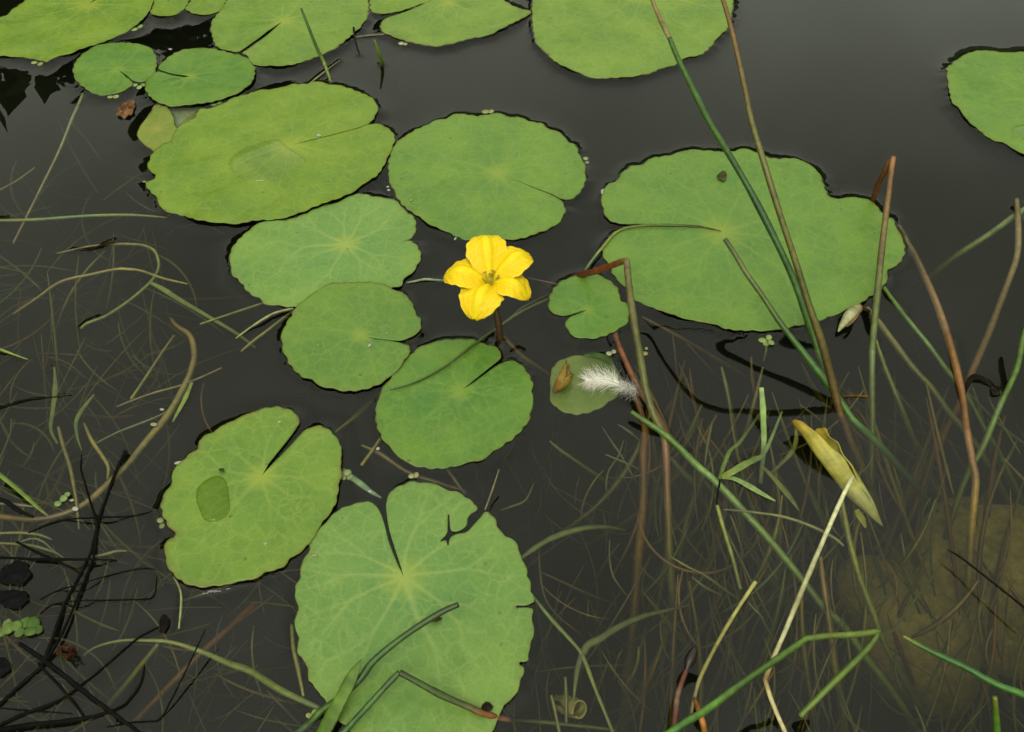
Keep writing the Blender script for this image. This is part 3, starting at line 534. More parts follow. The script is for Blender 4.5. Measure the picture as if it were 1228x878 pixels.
# blades crossing or touching the pads
stem('grass_blade', 'thin dark green blade lying across the round pad and past the flower', 'grass blade', [(467.6,467.5,2.9),(485,463,3.0),(504,455.7,3.0),(533,440,3.1),(570,412,3.2),(598,392,-.5),(620,377,-2),(645,364,-4),(675,352,-6)], [1.5,2.5,3,3.2,3.5,3.5,3.5,3.2,2.5], [(60,100,42),(66,104,42),(74,104,44),(110,118,60),(120,120,66)], None, n=7)
stem('grass_blade', 'pale green blade turning brown in the slit of the broad pad', 'grass blade', [(700,326,-.5),(705,319,2),(713,308,2.6),(722,297,2.9),(741,277,3.1),(767.6,270.5,3.2),(804,270,3.2),(835.7,271.5,3.0),(852,274,2.9),(864.5,277,2.6)], [2.2,3,3.2,3.2,3.2,3.2,2.8,2.2,1.8,1.2], [(120,140,90),(150,170,120),(132,160,104),(124,156,96),(110,130,70),(100,72,40),(130,90,44)], None, M_SOFT, flat=.3)
stem('grass_blade', 'slender green rush standing behind the large oval pad', 'rush', [(361,10,36),(372,38,25),(381,60,15),(389,76,7.5),(397,99,-.5)], [3,4,4.5,5,4.5], [(50,96,42),(60,110,46),(120,150,84),(96,140,60)], None)
stem('grass_blade', 'dry tan wisp behind the slender green rush', 'straw', [(372,100,.8),(382,92,1),(395,82,1),(408,72,.6)], [2.5,3,2.5,1.5], [(150,140,100),(160,150,110),(110,104,78)], None)
stem('grass_blade', 'tiny green shoot tip standing alone in open water', 'shoot', [(449,48,17),(453,60,11),(457,72,4),(458,78,-1)], [2,4,5,5], [(120,160,50),(104,150,44),(90,124,44)], None)
stem('dead_rush', 'short black twig pinned against the wide pad', 'twig', [(424,33,4),(426,48,1),(431,65,.6)], [3,2.5,2], [DK,(50,50,40),DK], None, M_DEAD_REFL)
stem('grass_blade', 'pale twig between the wide pad and browned pad', 'twig', [(425,45,.6),(440,43,.8),(462,41,.8)], [1.8,2.2,2], [(130,116,90),(160,140,110)], None)
stem('grass_blade', 'short pale blade reaching the flower from the round pad', 'grass blade', [(487,339,.6),(497,337.5,1),(510,335,1.2),(524,336,.8),(540,337,-.5),(560,338,-3)], [2,3,3.5,3.5,3,2], [(150,160,120),(170,180,140),(160,170,130),(130,140,100)], None)
stem('grass_blade', 'pale twig reaching to the tip of the veined pad', 'twig', [(283,406,.8),(292,399,1),(301,392.5,1.2),(314,384,1.4),(326,377,1.6),(338,373,1.8),(352,370,2)], [2.5,3,3.2,3.4,3.4,3.4,3], [(170,166,116),(178,176,130),(150,150,106)], None)
stem('grass_blade', 'olive twig under the pale one near the veined pad', 'twig', [(289,421.6,-1),(304,409,-1),(320,397,-1),(339,382,-1.5),(350,374,-2)], [3,4,4,3.5,3], [(150,140,80),(136,128,72)], None)
stem('grass_blade', 'grey-green blade wedged between the puddle pad and the largest pad', 'grass blade', [(412,562,-.4),(420,571,.5),(431,579,.6),(444,589,.3),(457,597,-.4)], [3,7,8,6,2], [(110,128,96),(126,146,112),(112,130,96)], None, M_SOFT, flat=.2)
stem('dead_rush', 'bare thin twig sticking up at the tear of the largest pad', 'twig', [(598.5,563,10),(592,583,6),(586,600,3),(581.5,612,1)], [2,2.5,2.5,2.5], [(120,112,76),(132,120,80)], None)
stem('grass_blade', 'tan stick end beside the round pad', 'twig', [(456,526,-2),(446,541,-1.5),(433.5,558,-.6)], [4,4.5,4.5], [(136,126,76),(150,138,84)], None)
stem('grass_blade', 'pale thread hanging from the rim of the puddle pad', 'root', [(208,692,.4),(213,700,.8),(217,712,.8),(217,730,.8),(214.5,754,.6)], [2,2.6,3,3.6,2.6], [(120,116,84),(160,160,110),(168,168,110)], None)
# left-hand tangle
TW = 'stems tangled at the shore end'
stem('rush', 'thick brown stem curving in a hook through the shallow water', 'rush', [(205,382,-6),(212,391,-4),(228,403,-3),(233,424,-2.5),(230,442,-2.2),(220,466,-2),(201.6,497.6,-2),(178,526.4,-2),(152,558,-2),(125.7,584,-2),(105,602,-2.2),(78.5,615.5,-2.5),(39,623,-3.5),(-8,618,-5)], [4,6,7.5,8.5,9,9.5,9.5,9.5,9.5,9,8.5,8,8,8], [(120,96,60),(130,106,62),(134,120,64),(136,120,66),(130,108,62),(118,94,60)], TW)
stem('grass_blade', 'yellow-olive thread looping back on itself above the hooked brown stem', 'grass blade', [(68,304,-2.5),(105,296,-1.6),(139,293,-1.2),(160,293,-1.2),(173,294.6,-1.2),(184,300,-1.3),(189,309,-1.4),(190,322,-1.4),(180.7,338,-1.2),(157,359,-.8),(128,378.4,-.5),(105,387.6,-.2),(97,394,0)], [2,3,3.8,3.8,4,4.2,4.2,4.2,4,4,4,4,4], [(130,120,66),(150,144,80),(146,146,82),(132,140,78),(120,134,84),(128,146,96)], None)
stem('grass_blade', 'flat grey-green blade tapering towards the pale twig', 'grass blade', [(180.7,339,-.8),(196,347,-1),(214.7,359,-1.2),(254,382,-1.8),(285,400.7,-2.6),(306,417,-3.5)], [5,6.5,6.5,5,4,2.5], [(116,134,92),(124,142,98),(104,122,76),(100,108,62)], None, M_SOFT, flat=.25)
stem('grass_blade', 'tan blade kinked under the yellow-olive loop', 'grass blade', [(16,377,-6),(45,357,-4),(73,338,-3),(110,329,-1.8),(139,323,-1),(155,323,-1),(170,325,-1),(196,334,-1.2),(225,340.5,-1.6)], [3,3.5,4,4,4,4,3.5,3.5,2], [(130,106,70),(150,130,80),(160,146,90),(150,140,84)], None)
stem('grass_blade', 'long pale green blade floating straight out from the shore', 'grass blade', [(-8,265,-.2),(25,264,-.6),(52,263,-1),(105,259,-1.5),(157,258,-2),(200,261,-3)], [4,4.5,4.5,4.2,3.8,2.5], [(108,134,92),(116,142,100),(110,136,96)], None)
stem('grass_blade', 'thin tan stem slanting down from the small round pad', 'straw', [(99.5,113,.3),(94,126,-.5),(86,144,-1.2),(71,181,-2),(47,230,-3),(31,262,-4.5),(16,292,-7)], [3,4.5,4,3.5,3.2,3.2,3], [(120,122,76),(134,130,84),(140,124,84),(136,110,76)], None)
stem('grass_blade', 'faint brown straw drifting by the tan stem', 'straw', [(42,201,-1),(20,217,-2),(-6,231,-3)], [2,2.5,2.5], [(130,110,80)]*2, None)
stem('grass_blade', 'olive stick between the loop and the veined pad', 'twig', [(239.6,389,-1.2),(275,377,-1.2),(314,364,-2),(330,358,-3)], [3,3.2,3.2,2.5], [(140,132,80),(146,140,84)], None)
stem('grass_blade', 'short pale green blade beside the hooked brown stem', 'grass blade', [(230,459,.3),(225,471,.9),(220,482,.9),(213,495,.8),(207,506,.5)], [4,6,6,4.5,1.5], [(112,150,100),(128,166,114),(120,156,106)], None, M_SOFT, flat=.25)
stem('grass_blade', 'bright green blade entering from the shore over black stems', 'grass blade', [(-6,565,5),(0,569.6,4.5),(21,586.6,3),(35,599,1.8),(47,610,.8),(58,619,-.3)], [5,5.5,5.5,5,4,2], [(120,166,92),(112,158,88),(110,146,80)], None, M_SOFT, flat=.35)
stem('grass_blade', 'small yellow-green blade tip at the shore end', 'grass blade', [(-6,417,2),(0,419,1.8),(16,425,1),(33,431,.2)], [3.5,3.5,3,1.5], [(140,160,74),(150,168,80)], None)
stem('grass_blade', 'grey-green upright blade below the tan kinked one', 'grass blade', [(65,440,-.2),(66,452,-.6),(66,470,-1.2),(63,495,-2),(61,515,-3),(69,532,-5)], [2,4,6.5,5.5,4,3], [(110,122,82),(120,134,92),(104,116,76)], None, M_SOFT, flat=.25)
stem('grass_blade', 'curved green blade between the upright blade and brown hook', 'grass blade', [(113,473,-.6),(104,484,-1),(96,495,-1.4),(91,508,-2),(93,525,-3),(98,540,-5)], [2.5,5,6,5,3,2], [(110,128,72),(100,120,66)], None, M_SOFT, flat=.25)
stem('grass_blade', 'ochre stick above the black forked stems', 'twig', [(101,508,-1.5),(110,528,-1.5),(122,546,-1.5),(130,560,-2),(129,575,-3)], [3,5,5.5,5,4], [(140,124,66),(156,142,76),(130,116,66)], None)
stem('grass_blade', 'brown reed strip running beside the upright blade down to the white seeds', 'twig', [(70,512,-3),(76,535,-2.5),(84,560,-2),(89,585,-1.5),(92,605,-.8),(95,635,-2)], [4,5,5,4.5,4,2.5], [(120,104,64),(138,122,76),(126,116,70)], None)
stem('grass_blade', 'thin green straw crossing the hooked brown stem', 'straw', [(113,533,-3),(140,519,-2.4),(165,509,-1.8),(190,499,-1.4),(205,490,-1)], [3,3,3,3,2], [(110,116,66),(104,116,66)], None)
stem('grass_blade', 'tan straw from the hooked stem to a pale tuft', 'straw', [(140,488,-3),(157,481,-2),(185,471,-1.4),(214,463,-1.2),(240,453,-1),(266,441,-.6)], [3,3,3,3,2.6,2], [(124,100,66),(136,116,74),(140,122,88)], None)
stem('grass_blade', 'olive rod rising to the brown hook', 'twig', [(157,479,-1.5),(168,463,-1.2),(178,448,-1.2),(195,422,-2),(209,402,-3)], [4,4,4,3.5,3], [(150,146,80),(140,132,74),(120,100,64)], None)
stem('grass_blade', 'arched olive stem passing from the root tuft to the largest pad', 'rush', [(100,786,-4),(113,777,-2.8),(131,771,-1.8),(150,768,-1.2),(170,768,-1),(204,770,-1),(241,781.5,-1),(277.6,797,-1),(300,805,-1),(339,829,-.8),(384,850,-.6)], [2.5,3,3.5,4,4.5,5.5,7,9,9,9,8], [(120,116,62),(140,140,70),(132,136,66),(118,132,62),(110,126,60)], TW)
stem('grass_blade', 'olive stem sinking below the arched one', 'rush', [(190,772,-3),(167.6,800,-10),(150,822,-16),(131,844,-24)], [6,7,7,7], [(140,136,66),(124,116,62)], TW)
stem('rush', 'rust stem deep beneath the thin black bent twig', 'rush', [(306,724,-24),(275,753,-20),(246,779,-18),(209.5,815.6,-22),(162,865,-30)], [9,9,8,8,8], [(160,92,58),(150,90,56)], TW)
stem('grass_blade', 'olive piece standing against the edge of the largest pad', 'twig', [(350,750,-4),(352,776,-2),(357,800,-1),(364,835,-.6)], [5,6,6,4], [(120,116,66),(134,132,76),(144,140,84)], None)
BK = 'black dead stems'  # dark reflections on the water, built as solid near-black strands
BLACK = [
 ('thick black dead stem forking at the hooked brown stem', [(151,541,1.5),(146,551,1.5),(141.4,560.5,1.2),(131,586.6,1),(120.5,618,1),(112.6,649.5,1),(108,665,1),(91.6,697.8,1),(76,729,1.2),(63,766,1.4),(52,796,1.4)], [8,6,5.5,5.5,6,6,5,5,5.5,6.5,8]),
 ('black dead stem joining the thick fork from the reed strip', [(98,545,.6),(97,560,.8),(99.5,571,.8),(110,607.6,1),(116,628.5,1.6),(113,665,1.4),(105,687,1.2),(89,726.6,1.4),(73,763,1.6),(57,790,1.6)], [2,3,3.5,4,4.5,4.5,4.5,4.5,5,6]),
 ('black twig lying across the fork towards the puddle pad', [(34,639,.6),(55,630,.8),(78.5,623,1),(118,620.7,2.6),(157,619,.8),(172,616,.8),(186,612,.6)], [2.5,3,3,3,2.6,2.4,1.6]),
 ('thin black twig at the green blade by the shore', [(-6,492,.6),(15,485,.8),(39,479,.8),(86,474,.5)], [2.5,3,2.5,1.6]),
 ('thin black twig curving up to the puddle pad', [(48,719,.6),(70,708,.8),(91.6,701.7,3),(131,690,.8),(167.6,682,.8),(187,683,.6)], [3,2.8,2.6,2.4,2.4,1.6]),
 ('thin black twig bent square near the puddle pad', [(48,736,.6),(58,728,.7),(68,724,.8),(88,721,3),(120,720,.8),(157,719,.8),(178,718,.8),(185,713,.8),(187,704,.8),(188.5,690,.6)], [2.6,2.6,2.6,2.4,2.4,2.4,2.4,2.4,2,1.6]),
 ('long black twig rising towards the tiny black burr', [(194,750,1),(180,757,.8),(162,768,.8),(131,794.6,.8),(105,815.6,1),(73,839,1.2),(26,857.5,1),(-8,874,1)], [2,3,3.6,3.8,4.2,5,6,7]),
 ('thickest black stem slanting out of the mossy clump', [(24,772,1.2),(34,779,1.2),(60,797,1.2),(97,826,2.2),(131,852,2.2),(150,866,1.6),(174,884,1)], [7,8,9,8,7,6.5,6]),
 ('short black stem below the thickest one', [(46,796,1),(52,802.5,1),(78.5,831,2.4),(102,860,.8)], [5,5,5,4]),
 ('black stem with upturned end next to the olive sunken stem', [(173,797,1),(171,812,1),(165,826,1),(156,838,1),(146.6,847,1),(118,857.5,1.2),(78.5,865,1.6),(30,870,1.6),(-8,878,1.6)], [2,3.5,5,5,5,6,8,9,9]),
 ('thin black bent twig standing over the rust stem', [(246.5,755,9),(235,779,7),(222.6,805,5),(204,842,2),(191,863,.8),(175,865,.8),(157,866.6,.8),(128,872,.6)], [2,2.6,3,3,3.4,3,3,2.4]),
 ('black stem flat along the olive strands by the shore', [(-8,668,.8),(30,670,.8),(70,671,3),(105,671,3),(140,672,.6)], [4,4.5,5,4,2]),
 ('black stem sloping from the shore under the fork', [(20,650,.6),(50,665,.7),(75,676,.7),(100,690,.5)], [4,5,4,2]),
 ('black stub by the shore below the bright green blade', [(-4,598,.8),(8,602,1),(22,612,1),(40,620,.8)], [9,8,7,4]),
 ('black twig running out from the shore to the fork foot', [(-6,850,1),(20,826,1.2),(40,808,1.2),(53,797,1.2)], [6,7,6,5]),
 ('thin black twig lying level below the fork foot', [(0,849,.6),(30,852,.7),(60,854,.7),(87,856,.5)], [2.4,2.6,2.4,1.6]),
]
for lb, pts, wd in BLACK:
    stem('dead_rush', lb, 'stem', pts, [v*.8 for v in wd], [(18,14,9),(12,9,7),(22,15,9),(14,10,7)], BK, M_DEAD_REFL)
stem('dead_rush', 'thin black twig lying over the sunken mud patch', 'twig', [(1136,659,5),(1150,667,5.5),(1167,680,6),(1190,698,7),(1240,738,8)], [1.6,3,3,3,3], [DK,(40,24,18)], None, M_DEAD_REFL)
stem('dead_rush', 'rust-brown stub poking sideways from the foot of the rushes', 'twig', [(1003,478,.8),(1012,475.5,1),(1026,474.5,1),(1041,476,.8)], [6,3.6,3.4,2.5], [(30,20,16),(140,90,60),(150,100,64)], None, M_DEAD_REFL)
stem('dead_rush', 'black leaf scrap floating past the arching brown rush', 'twig', [(1157,472,.6),(1163,456,1.2),(1172,452,1.4),(1183,458,1.2),(1191,467,.6)], [3,7,9,6,1.5], [DK,(40,34,26)], None, M_DEAD_REFL, flat=.35)
stem('dead_rush', 'tiny dark tuft on the water among loose straws', 'twig', [(136,289,1),(128,292,1.2),(118,296,1),(107,300,.6),(88,300,.3)], [6,4.5,4,2.5,1.2], [(60,44,34),DK,DK], None, M_DEAD_REFL, flat=.6)
# open-water stems seen under the surface
UW = 'stems hanging under the water'
UNDER = [
 ('brown root slanting down from the broad pad', [(770,380,-3),(804,398,-6),(835.7,416,-10),(862,432,-14),(888,448,-19),(920,470,-27)], 6, [(130,96,66),(126,88,58)]),
 ('thin brown root hanging below the broad pad', [(806,398,-4),(809,420,-8),(812,448,-14),(822,474,-20),(840,492,-28)], 3, [(130,90,60),(130,88,56)]),
 ('fine brown root branching off below the broad pad', [(822,410,-5),(840,430,-10),(857,448,-16),(880,470,-24)], 3.5, [(124,88,60),(120,84,56)]),
 ('brown root running under the flower to the submerged leaf', [(600,400,-4),(612,413,-6),(626,427,-9),(657,448,-14),(690,470,-22)], 8, [(120,100,66),(110,88,56)]),
 ('olive thread under the flower', [(605,388,-3),(618,376,-3),(631,366.6,-4),(657,353,-6)], 4, [(130,122,66),(124,112,64)]),
 ('reddish thread between the flower and small heart-shaped pad', [(633,333,-1.2),(650,337,-1.2),(668,341,-2),(690,348,-4)], 2.5, [(150,92,56),(130,90,60)]),
 ('olive stem under the gap beside the puddle pad', [(402,518.6,-4),(425.7,500,-6),(452,476.7,-10),(470,460,-16)], 8, [(130,122,70),(120,108,66)]),
 ('brown stick passing under the round pad to the largest pad', [(433.5,534,-1.5),(457,545,-2),(488.5,565.7,-3),(525,579,-4),(560,590,-6)], 7, [(140,116,72),(126,100,64)]),
 ('olive stick between round pad and tear of the largest pad', [(533,558,-3),(545,575,-4),(558,594,-6)], 6, [(130,128,72),(120,112,66)]),
 ('curved green blade drifting beside the largest pad', [(624,670,-1.5),(645,655,-2),(665,644,-2.5),(697,634,-3.5),(728,632,-6),(750,636,-9)], [5,7,8,7.5,5,2], [(100,118,62),(110,128,66),(96,112,58)]),
 ('pale thin stem crossing the bent olive blade', [(636,711,-.6),(650,729,-.8),(665.5,747.5,-1),(680,763,-1),(694,779,-1.2),(702,794.6,-1.4),(715,829,-2),(733,873,-3.5),(738,888,-4)], [2.5,4,5,5,4.5,5,4.5,4.5,4.5], [(116,140,104),(126,150,112),(130,148,90),(140,148,84),(136,144,76)]),
 ('olive blade with a sharp bend beside the rust-brown stem', [(688,840,-1.5),(690,820,-1.5),(694,797,-1.5),(704,775,-1.5),(720,766,-2),(740,753,-3),(770,739.6,-4.5),(800,732,-6),(826,726,-8)], [3,5,8,10,10,9,7,4.5,2], [(116,126,76),(112,124,70),(104,116,62),(100,110,58)]),
 ('olive stub standing before the drowned rolled leaf', [(661,834,-1),(665,850,-1.5),(672,884,-3)], [4,5,5], [(140,140,76),(130,132,70)]),
 ('yellow-green stub against the drowned rolled leaf', [(678,812,-1.5),(679,840,-2),(679,868,-4)], [4,5,5], [(124,126,60),(112,116,56)]),
 ('dark green stem lying level below the drowned rolled leaf', [(600,862,-12),(650,866,-9),(700,871,-8),(740,876,-9)], 7, [(96,104,50),(108,116,54)]),
 ('olive stem hanging by the round pad in open water', [(659,529,-3),(672,540,-5),(686.4,550,-7),(723,575,-13),(740,585,-18)], 6, [(112,116,64),(96,104,56)]),
 ('tan thread crossing near the rust-brown stem', [(640,580,-2),(630,600,-2),(612,608,-2.5),(600,612,-4)], 3.5, [(120,118,68),(110,108,62)]),
 ('crossed thin straw upright beside the broken rush', [(722,512,-2),(735,532,-3),(744,545,-4),(756,566,-6),(766,582,-9)], 3.2, [(110,124,70),(104,116,64)]),
 ('crossed thin straw level beside the broken rush', [(725.7,545,-2),(745,553,-2.5),(767.6,563,-4)], 3.2, [(116,128,76),(108,114,62)]),
 ('crossed thin straw curling down beside the broken rush', [(748,528,-3),(741,548,-4),(730,565,-5),(727,585,-7),(731,600,-10)], 3, [(100,112,62),(94,104,56)]),
 ('short green straw beneath the floating rush tip', [(741,509,-1.5),(755,518,-2),(768,529,-4)], 3.5, [(116,124,70),(104,112,60)]),
 ('dull green strand level through the shallow water', [(640,806,-14),(690,800,-12),(740,798,-14),(770,796,-18)], 4, [(74,100,60),(66,92,52)]),
 ('brown thread curving from the largest pad down to the crossing', [(646,650,-3),(648,690,-4),(654,718,-5),(668,738,-6),(685,752,-8),(700,764,-10)], 2.8, [(122,98,70),(116,88,62)]),
 ('brown strand sloping across open water', [(648,686,-6),(670,696,-8),(700,710,-11),(740,726,-17)], 4, [(120,92,62),(112,86,58)]),
 ('thin thread dangling beside the rust-brown stem', [(731,648,-2),(731,670,-3),(735,690,-4),(745,706,-5),(757,720,-8)], 3, [(120,124,72),(112,104,62)]),
 ('olive stem pair reaching up beside the floating shoot', [(865,440,-2),(870,460,-4),(876,490,-8),(881,520,-14),(884,545,-20)], 7, [(110,126,56),(96,112,52)]),
 ('olive stem slanting behind the pale upright blade', [(915,440,-3),(905,480,-8),(895,515,-14),(882,550,-22)], 6, [(128,114,60),(112,100,54)]),
 ('brown stem behind the pale upright blade', [(901,428,-4),(902,450,-8),(906,480,-14),(909,512,-22)], 5, [(130,96,62),(120,88,56)]),
 ('olive strand leaning beside the hook reflection', [(854,508,-2),(849,530,-3),(845,560,-6)], 5, [(120,120,66),(108,108,60)]),
 ('olive strand crossing by the curled leaf', [(960,486,-2),(975,497,-4),(990,510,-7)], 4, [(116,120,62),(104,104,56)]),
 ('olive stem going down right of the leafy shoot', [(880,578,-6),(886,610,-12),(893,640,-18),(900,675,-26),(905,700,-34)], 8, [(118,118,56),(106,104,52)]),
 ('brown stem passing behind the broken rush', [(783,525,-10),(787,555,-16),(790,590,-24),(797,640,-36)], 7, [(120,90,58),(110,82,54)]),
 ('olive stem left of the floating shoot fading down', [(803,548,-5),(820,568,-9),(835,585,-14),(845,610,-22)], 10, [(104,112,54),(96,104,50)]),
 ('ochre straw slanting behind the zigzag rush', [(803,667,-2),(825,680,-3),(845,690,-4),(870,708,-7),(890,722,-10)], 4, [(160,146,90),(120,124,66)]),
 ('olive strand beside the ochre straw', [(830,692,-3),(845,704,-4),(865,714,-6)], 5, [(120,118,62),(112,108,58)]),
 ('thin straw end below the olive strand', [(897,722,-1.5),(905,731,-2),(916,742,-3)], 4, [(116,130,84),(104,120,70)]),
 ('tan straw right of the broken stem piece', [(876,618,-3),(884,640,-6),(893,670,-10)], 5, [(130,124,64),(116,110,58)]),
 ('deep brown stem under the mud patch edge', [(1055,560,-20),(1075,585,-26),(1095,612,-32),(1128,660,-44)], 8, [(126,100,58),(110,90,52)]),
 ('faint green stem deep beyond the curled leaf', [(1020,470,-8),(1035,500,-16),(1060,530,-26)], 6, [(90,104,56),(84,96,50)]),
 ('pale speckled straw beside the zigzag rush', [(1080,640,-2),(1083,655,-2.5),(1085,668,-3)], 3, [(110,124,76),(104,116,70)]),
]
for lb, pts, wd, cs in UNDER:
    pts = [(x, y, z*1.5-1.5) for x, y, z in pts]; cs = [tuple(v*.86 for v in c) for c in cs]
    if not isinstance(wd, list): wd = [wd*.88*f for f in np.interp(np.linspace(0, 1, len(pts)), [0, .2, .8, 1], [.45, 1, 1, .5])]
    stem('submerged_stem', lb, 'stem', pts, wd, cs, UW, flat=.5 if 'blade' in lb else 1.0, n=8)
# many like stems that only their place tells apart
def scatter(n, box, lab, group, ang0, ang1, cols, w0, w1, dz, l0, l1, seed):
    q = random.Random(seed)
    for i in range(n):
        x = q.uniform(box[0], box[2]); y = q.uniform(box[1], box[3]); a = math.radians(q.uniform(ang0, ang1)); ln = q.uniform(l0, l1)
        z0 = -q.uniform(4, 30); k = q.uniform(dz*0.4, dz); bend = q.uniform(-.5, .5)
        pts = []
        for j in range(5):
            t = j/4
            pts.append((x+math.cos(a+bend*t)*ln*t, y+math.sin(a+bend*t)*ln*t, z0-k*t))
        ci = q.randrange(len(cols)); c = cols[ci]; c2 = tuple(v*.85 for v in c); wd = q.uniform(w0, w1)
        stem('submerged_stem', lab.replace('#', CN[ci]), 'stem', pts, [wd*.25, wd*.8, wd, wd*.9, wd*.3], [c, c2], group+', '+CN[ci], n=6, mark=False)
CS = [(136,124,50), (118,116,46), (146,96,50), (98,112,46), (138,108,50), (120,90,48)]; CN = ['yellow-olive', 'olive', 'rust-brown', 'green', 'ochre', 'brown']
scatter(105, (760, 430, 1240, 740), 'slender # stem hanging deep in the water among the rushes', 'deep stems among the rushes', 50, 125, CS, 2.5, 9, 50, 90, 280, 3)
scatter(26, (-10, 200, 200, 660), 'fine # strand drifting under the water by the hooked brown stem', 'fine strands by the shore', -40, 220, CS, 1.6, 4.5, 26, 40, 150, 5)
scatter(16, (20, 640, 330, 860), 'faint # strand sunk under the black dead stems', 'faint strands under the black stems', 20, 160, CS, 1.6, 4.0, 14, 40, 130, 9)
scatter(14, (600, 560, 800, 840), 'faint # thread sunk in the open water beside the largest pad', 'faint threads in open water', 20, 150, CS, 1.5, 3.2, 20, 40, 140, 11)
def weed(name, n, box, ang0, ang1, w0, w1, l0, l1, z0, z1, label, seed):
    q = np.random.default_rng(seed); VV = []; FF = []; CC = []; off_ = 0
    cx_, cy_ = q.uniform(box[0], box[2], 26), q.uniform(box[1], box[3], 26)
    for i in range(n):
        c_ = q.integers(26); x, y = (cx_[c_]+q.normal(0, 34), cy_[c_]+q.normal(0, 34)) if q.random() < .7 else (q.uniform(box[0], box[2]), q.uniform(box[1], box[3]))
        a = math.radians(q.uniform(ang0, ang1)); ln = q.uniform(l0, l1); zz = -q.uniform(z0, z1); dz = q.uniform(2, 30); b_ = q.normal(0, .7); P = []
        for j in range(6):
            t = j/5; P.append(pix(x, y, (zz-dz*t)*1e-3)); x += math.cos(a+b_*t)*ln/5; y += math.sin(a+b_*t)*ln/5
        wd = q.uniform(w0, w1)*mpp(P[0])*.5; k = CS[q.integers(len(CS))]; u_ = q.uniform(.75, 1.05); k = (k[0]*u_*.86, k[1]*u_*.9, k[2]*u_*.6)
        V_, F_, C_ = tube_mesh('w', P, [wd*.4, wd, wd, wd, wd, wd*.3], [k]*6, n=4, n_per=3)
        VV.append(V_); CC.append(C_); FF += [tuple(v+off_ for v in f) for f in F_]; off_ += len(V_)
    o = obj(name, new_mesh(name, np.vstack(VV), FF, cols=np.vstack(CC)), M_STEM); tag(o, label, 'weed', kind='stuff')
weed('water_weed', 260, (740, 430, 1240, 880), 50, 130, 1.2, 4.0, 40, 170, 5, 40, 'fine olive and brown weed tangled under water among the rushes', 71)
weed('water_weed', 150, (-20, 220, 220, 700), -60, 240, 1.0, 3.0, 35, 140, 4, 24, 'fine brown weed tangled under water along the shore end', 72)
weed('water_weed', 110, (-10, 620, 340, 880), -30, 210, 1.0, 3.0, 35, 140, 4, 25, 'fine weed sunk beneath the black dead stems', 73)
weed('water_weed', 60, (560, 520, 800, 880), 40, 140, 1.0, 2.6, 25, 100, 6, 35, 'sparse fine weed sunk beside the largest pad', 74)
# strands by the shore that stay countable
for i, (y0, y1, c) in enumerate([(640,641,(130,124,66)), (651,656,(122,120,60)), (648,662,(110,124,78)), (604,606,(120,112,76)), (664,661,(128,124,74))]):
    stem('grass_blade', ['olive strand floating level from the shore above the black stems','yellowish strand pressed under the olive one by the shore','grey-green strand zigzagging by the shore','buff strand beside the duckweed at the shore','ochre wisp crossing the feet of the black fork'][i], 'grass blade',
         [[(-8,y0,-.8),(20,y0-1,-1),(45,y1,-1.4),(62,y1+6,-2)],[(-8,y0,-1),(25,y0+2,-1),(45,y1,-1.2),(70,y1+8,-2)],[(20,y0+4,-.6),(38,y0-2,-.8),(52,y0+2,-1),(66,y1,-1.2),(84,y1+12,-2)],[(-6,y0,.2),(10,y0,.4),(26,y1,.2),(44,y1+2,-.5)],[(108,668,-.8),(125,y0+1,-.8),(140,y1,-.8),(152,y1,-1)]][i], [3,4,4,2,1.5][:4] if i != 2 else [2,2.5,2.5,2,1.5], [c, tuple(v*.9 for v in c)], None)

# ------------------------------------------------------------------ the yellow flower
def petal_material():
    m, n, l = mat_new('petal')
    o = N(n, 'ShaderNodeOutputMaterial'); p = N(n, 'ShaderNodeBsdfPrincipled', Roughness=0.5)
    p.inputs['Specular IOR Level'].default_value = 0.25
    a = N(n, 'ShaderNodeAttribute'); a.attribute_name = 'tint'
    tcn = N(n, 'ShaderNodeTexCoord'); q = N(n, 'ShaderNodeTexNoise', Scale=600.0, Detail=3.0); l(tcn.outputs['Object'], q.inputs[0])
    c = mixrgb(n, l, maprange(n, l, q.outputs['Fac'], 0.4, 0.75, 0, 0.35), a.outputs['Color'], (0.70, 0.52, 0.003, 1))
    l(c, p.inputs['Base Color'])
    b = N(n, 'ShaderNodeBump', Strength=0.25, Distance=0.0004); l(q.outputs['Fac'], b.inputs['Height']); l(b.outputs[0], p.inputs['Normal'])
    t = N(n, 'ShaderNodeBsdfTranslucent'); l(c, t.inputs['Color'])
    ms = N(n, 'ShaderNodeMixShader'); ms.inputs[0].default_value = 0.25
    l(p.outputs[0], ms.inputs[1]); l(t.outputs[0], ms.inputs[2]); l(ms.outputs[0], o.inputs[0])
    return m
M_PETAL = petal_material()
FZ = 0.030
fc = pix(588, 340, FZ-.004)
fbase = pix(600, 404, 0)
flower = empty('water_lily_flower', tuple(fbase), 'bright yellow five-petalled flower raised on a stalk above the dark water', 'flower')
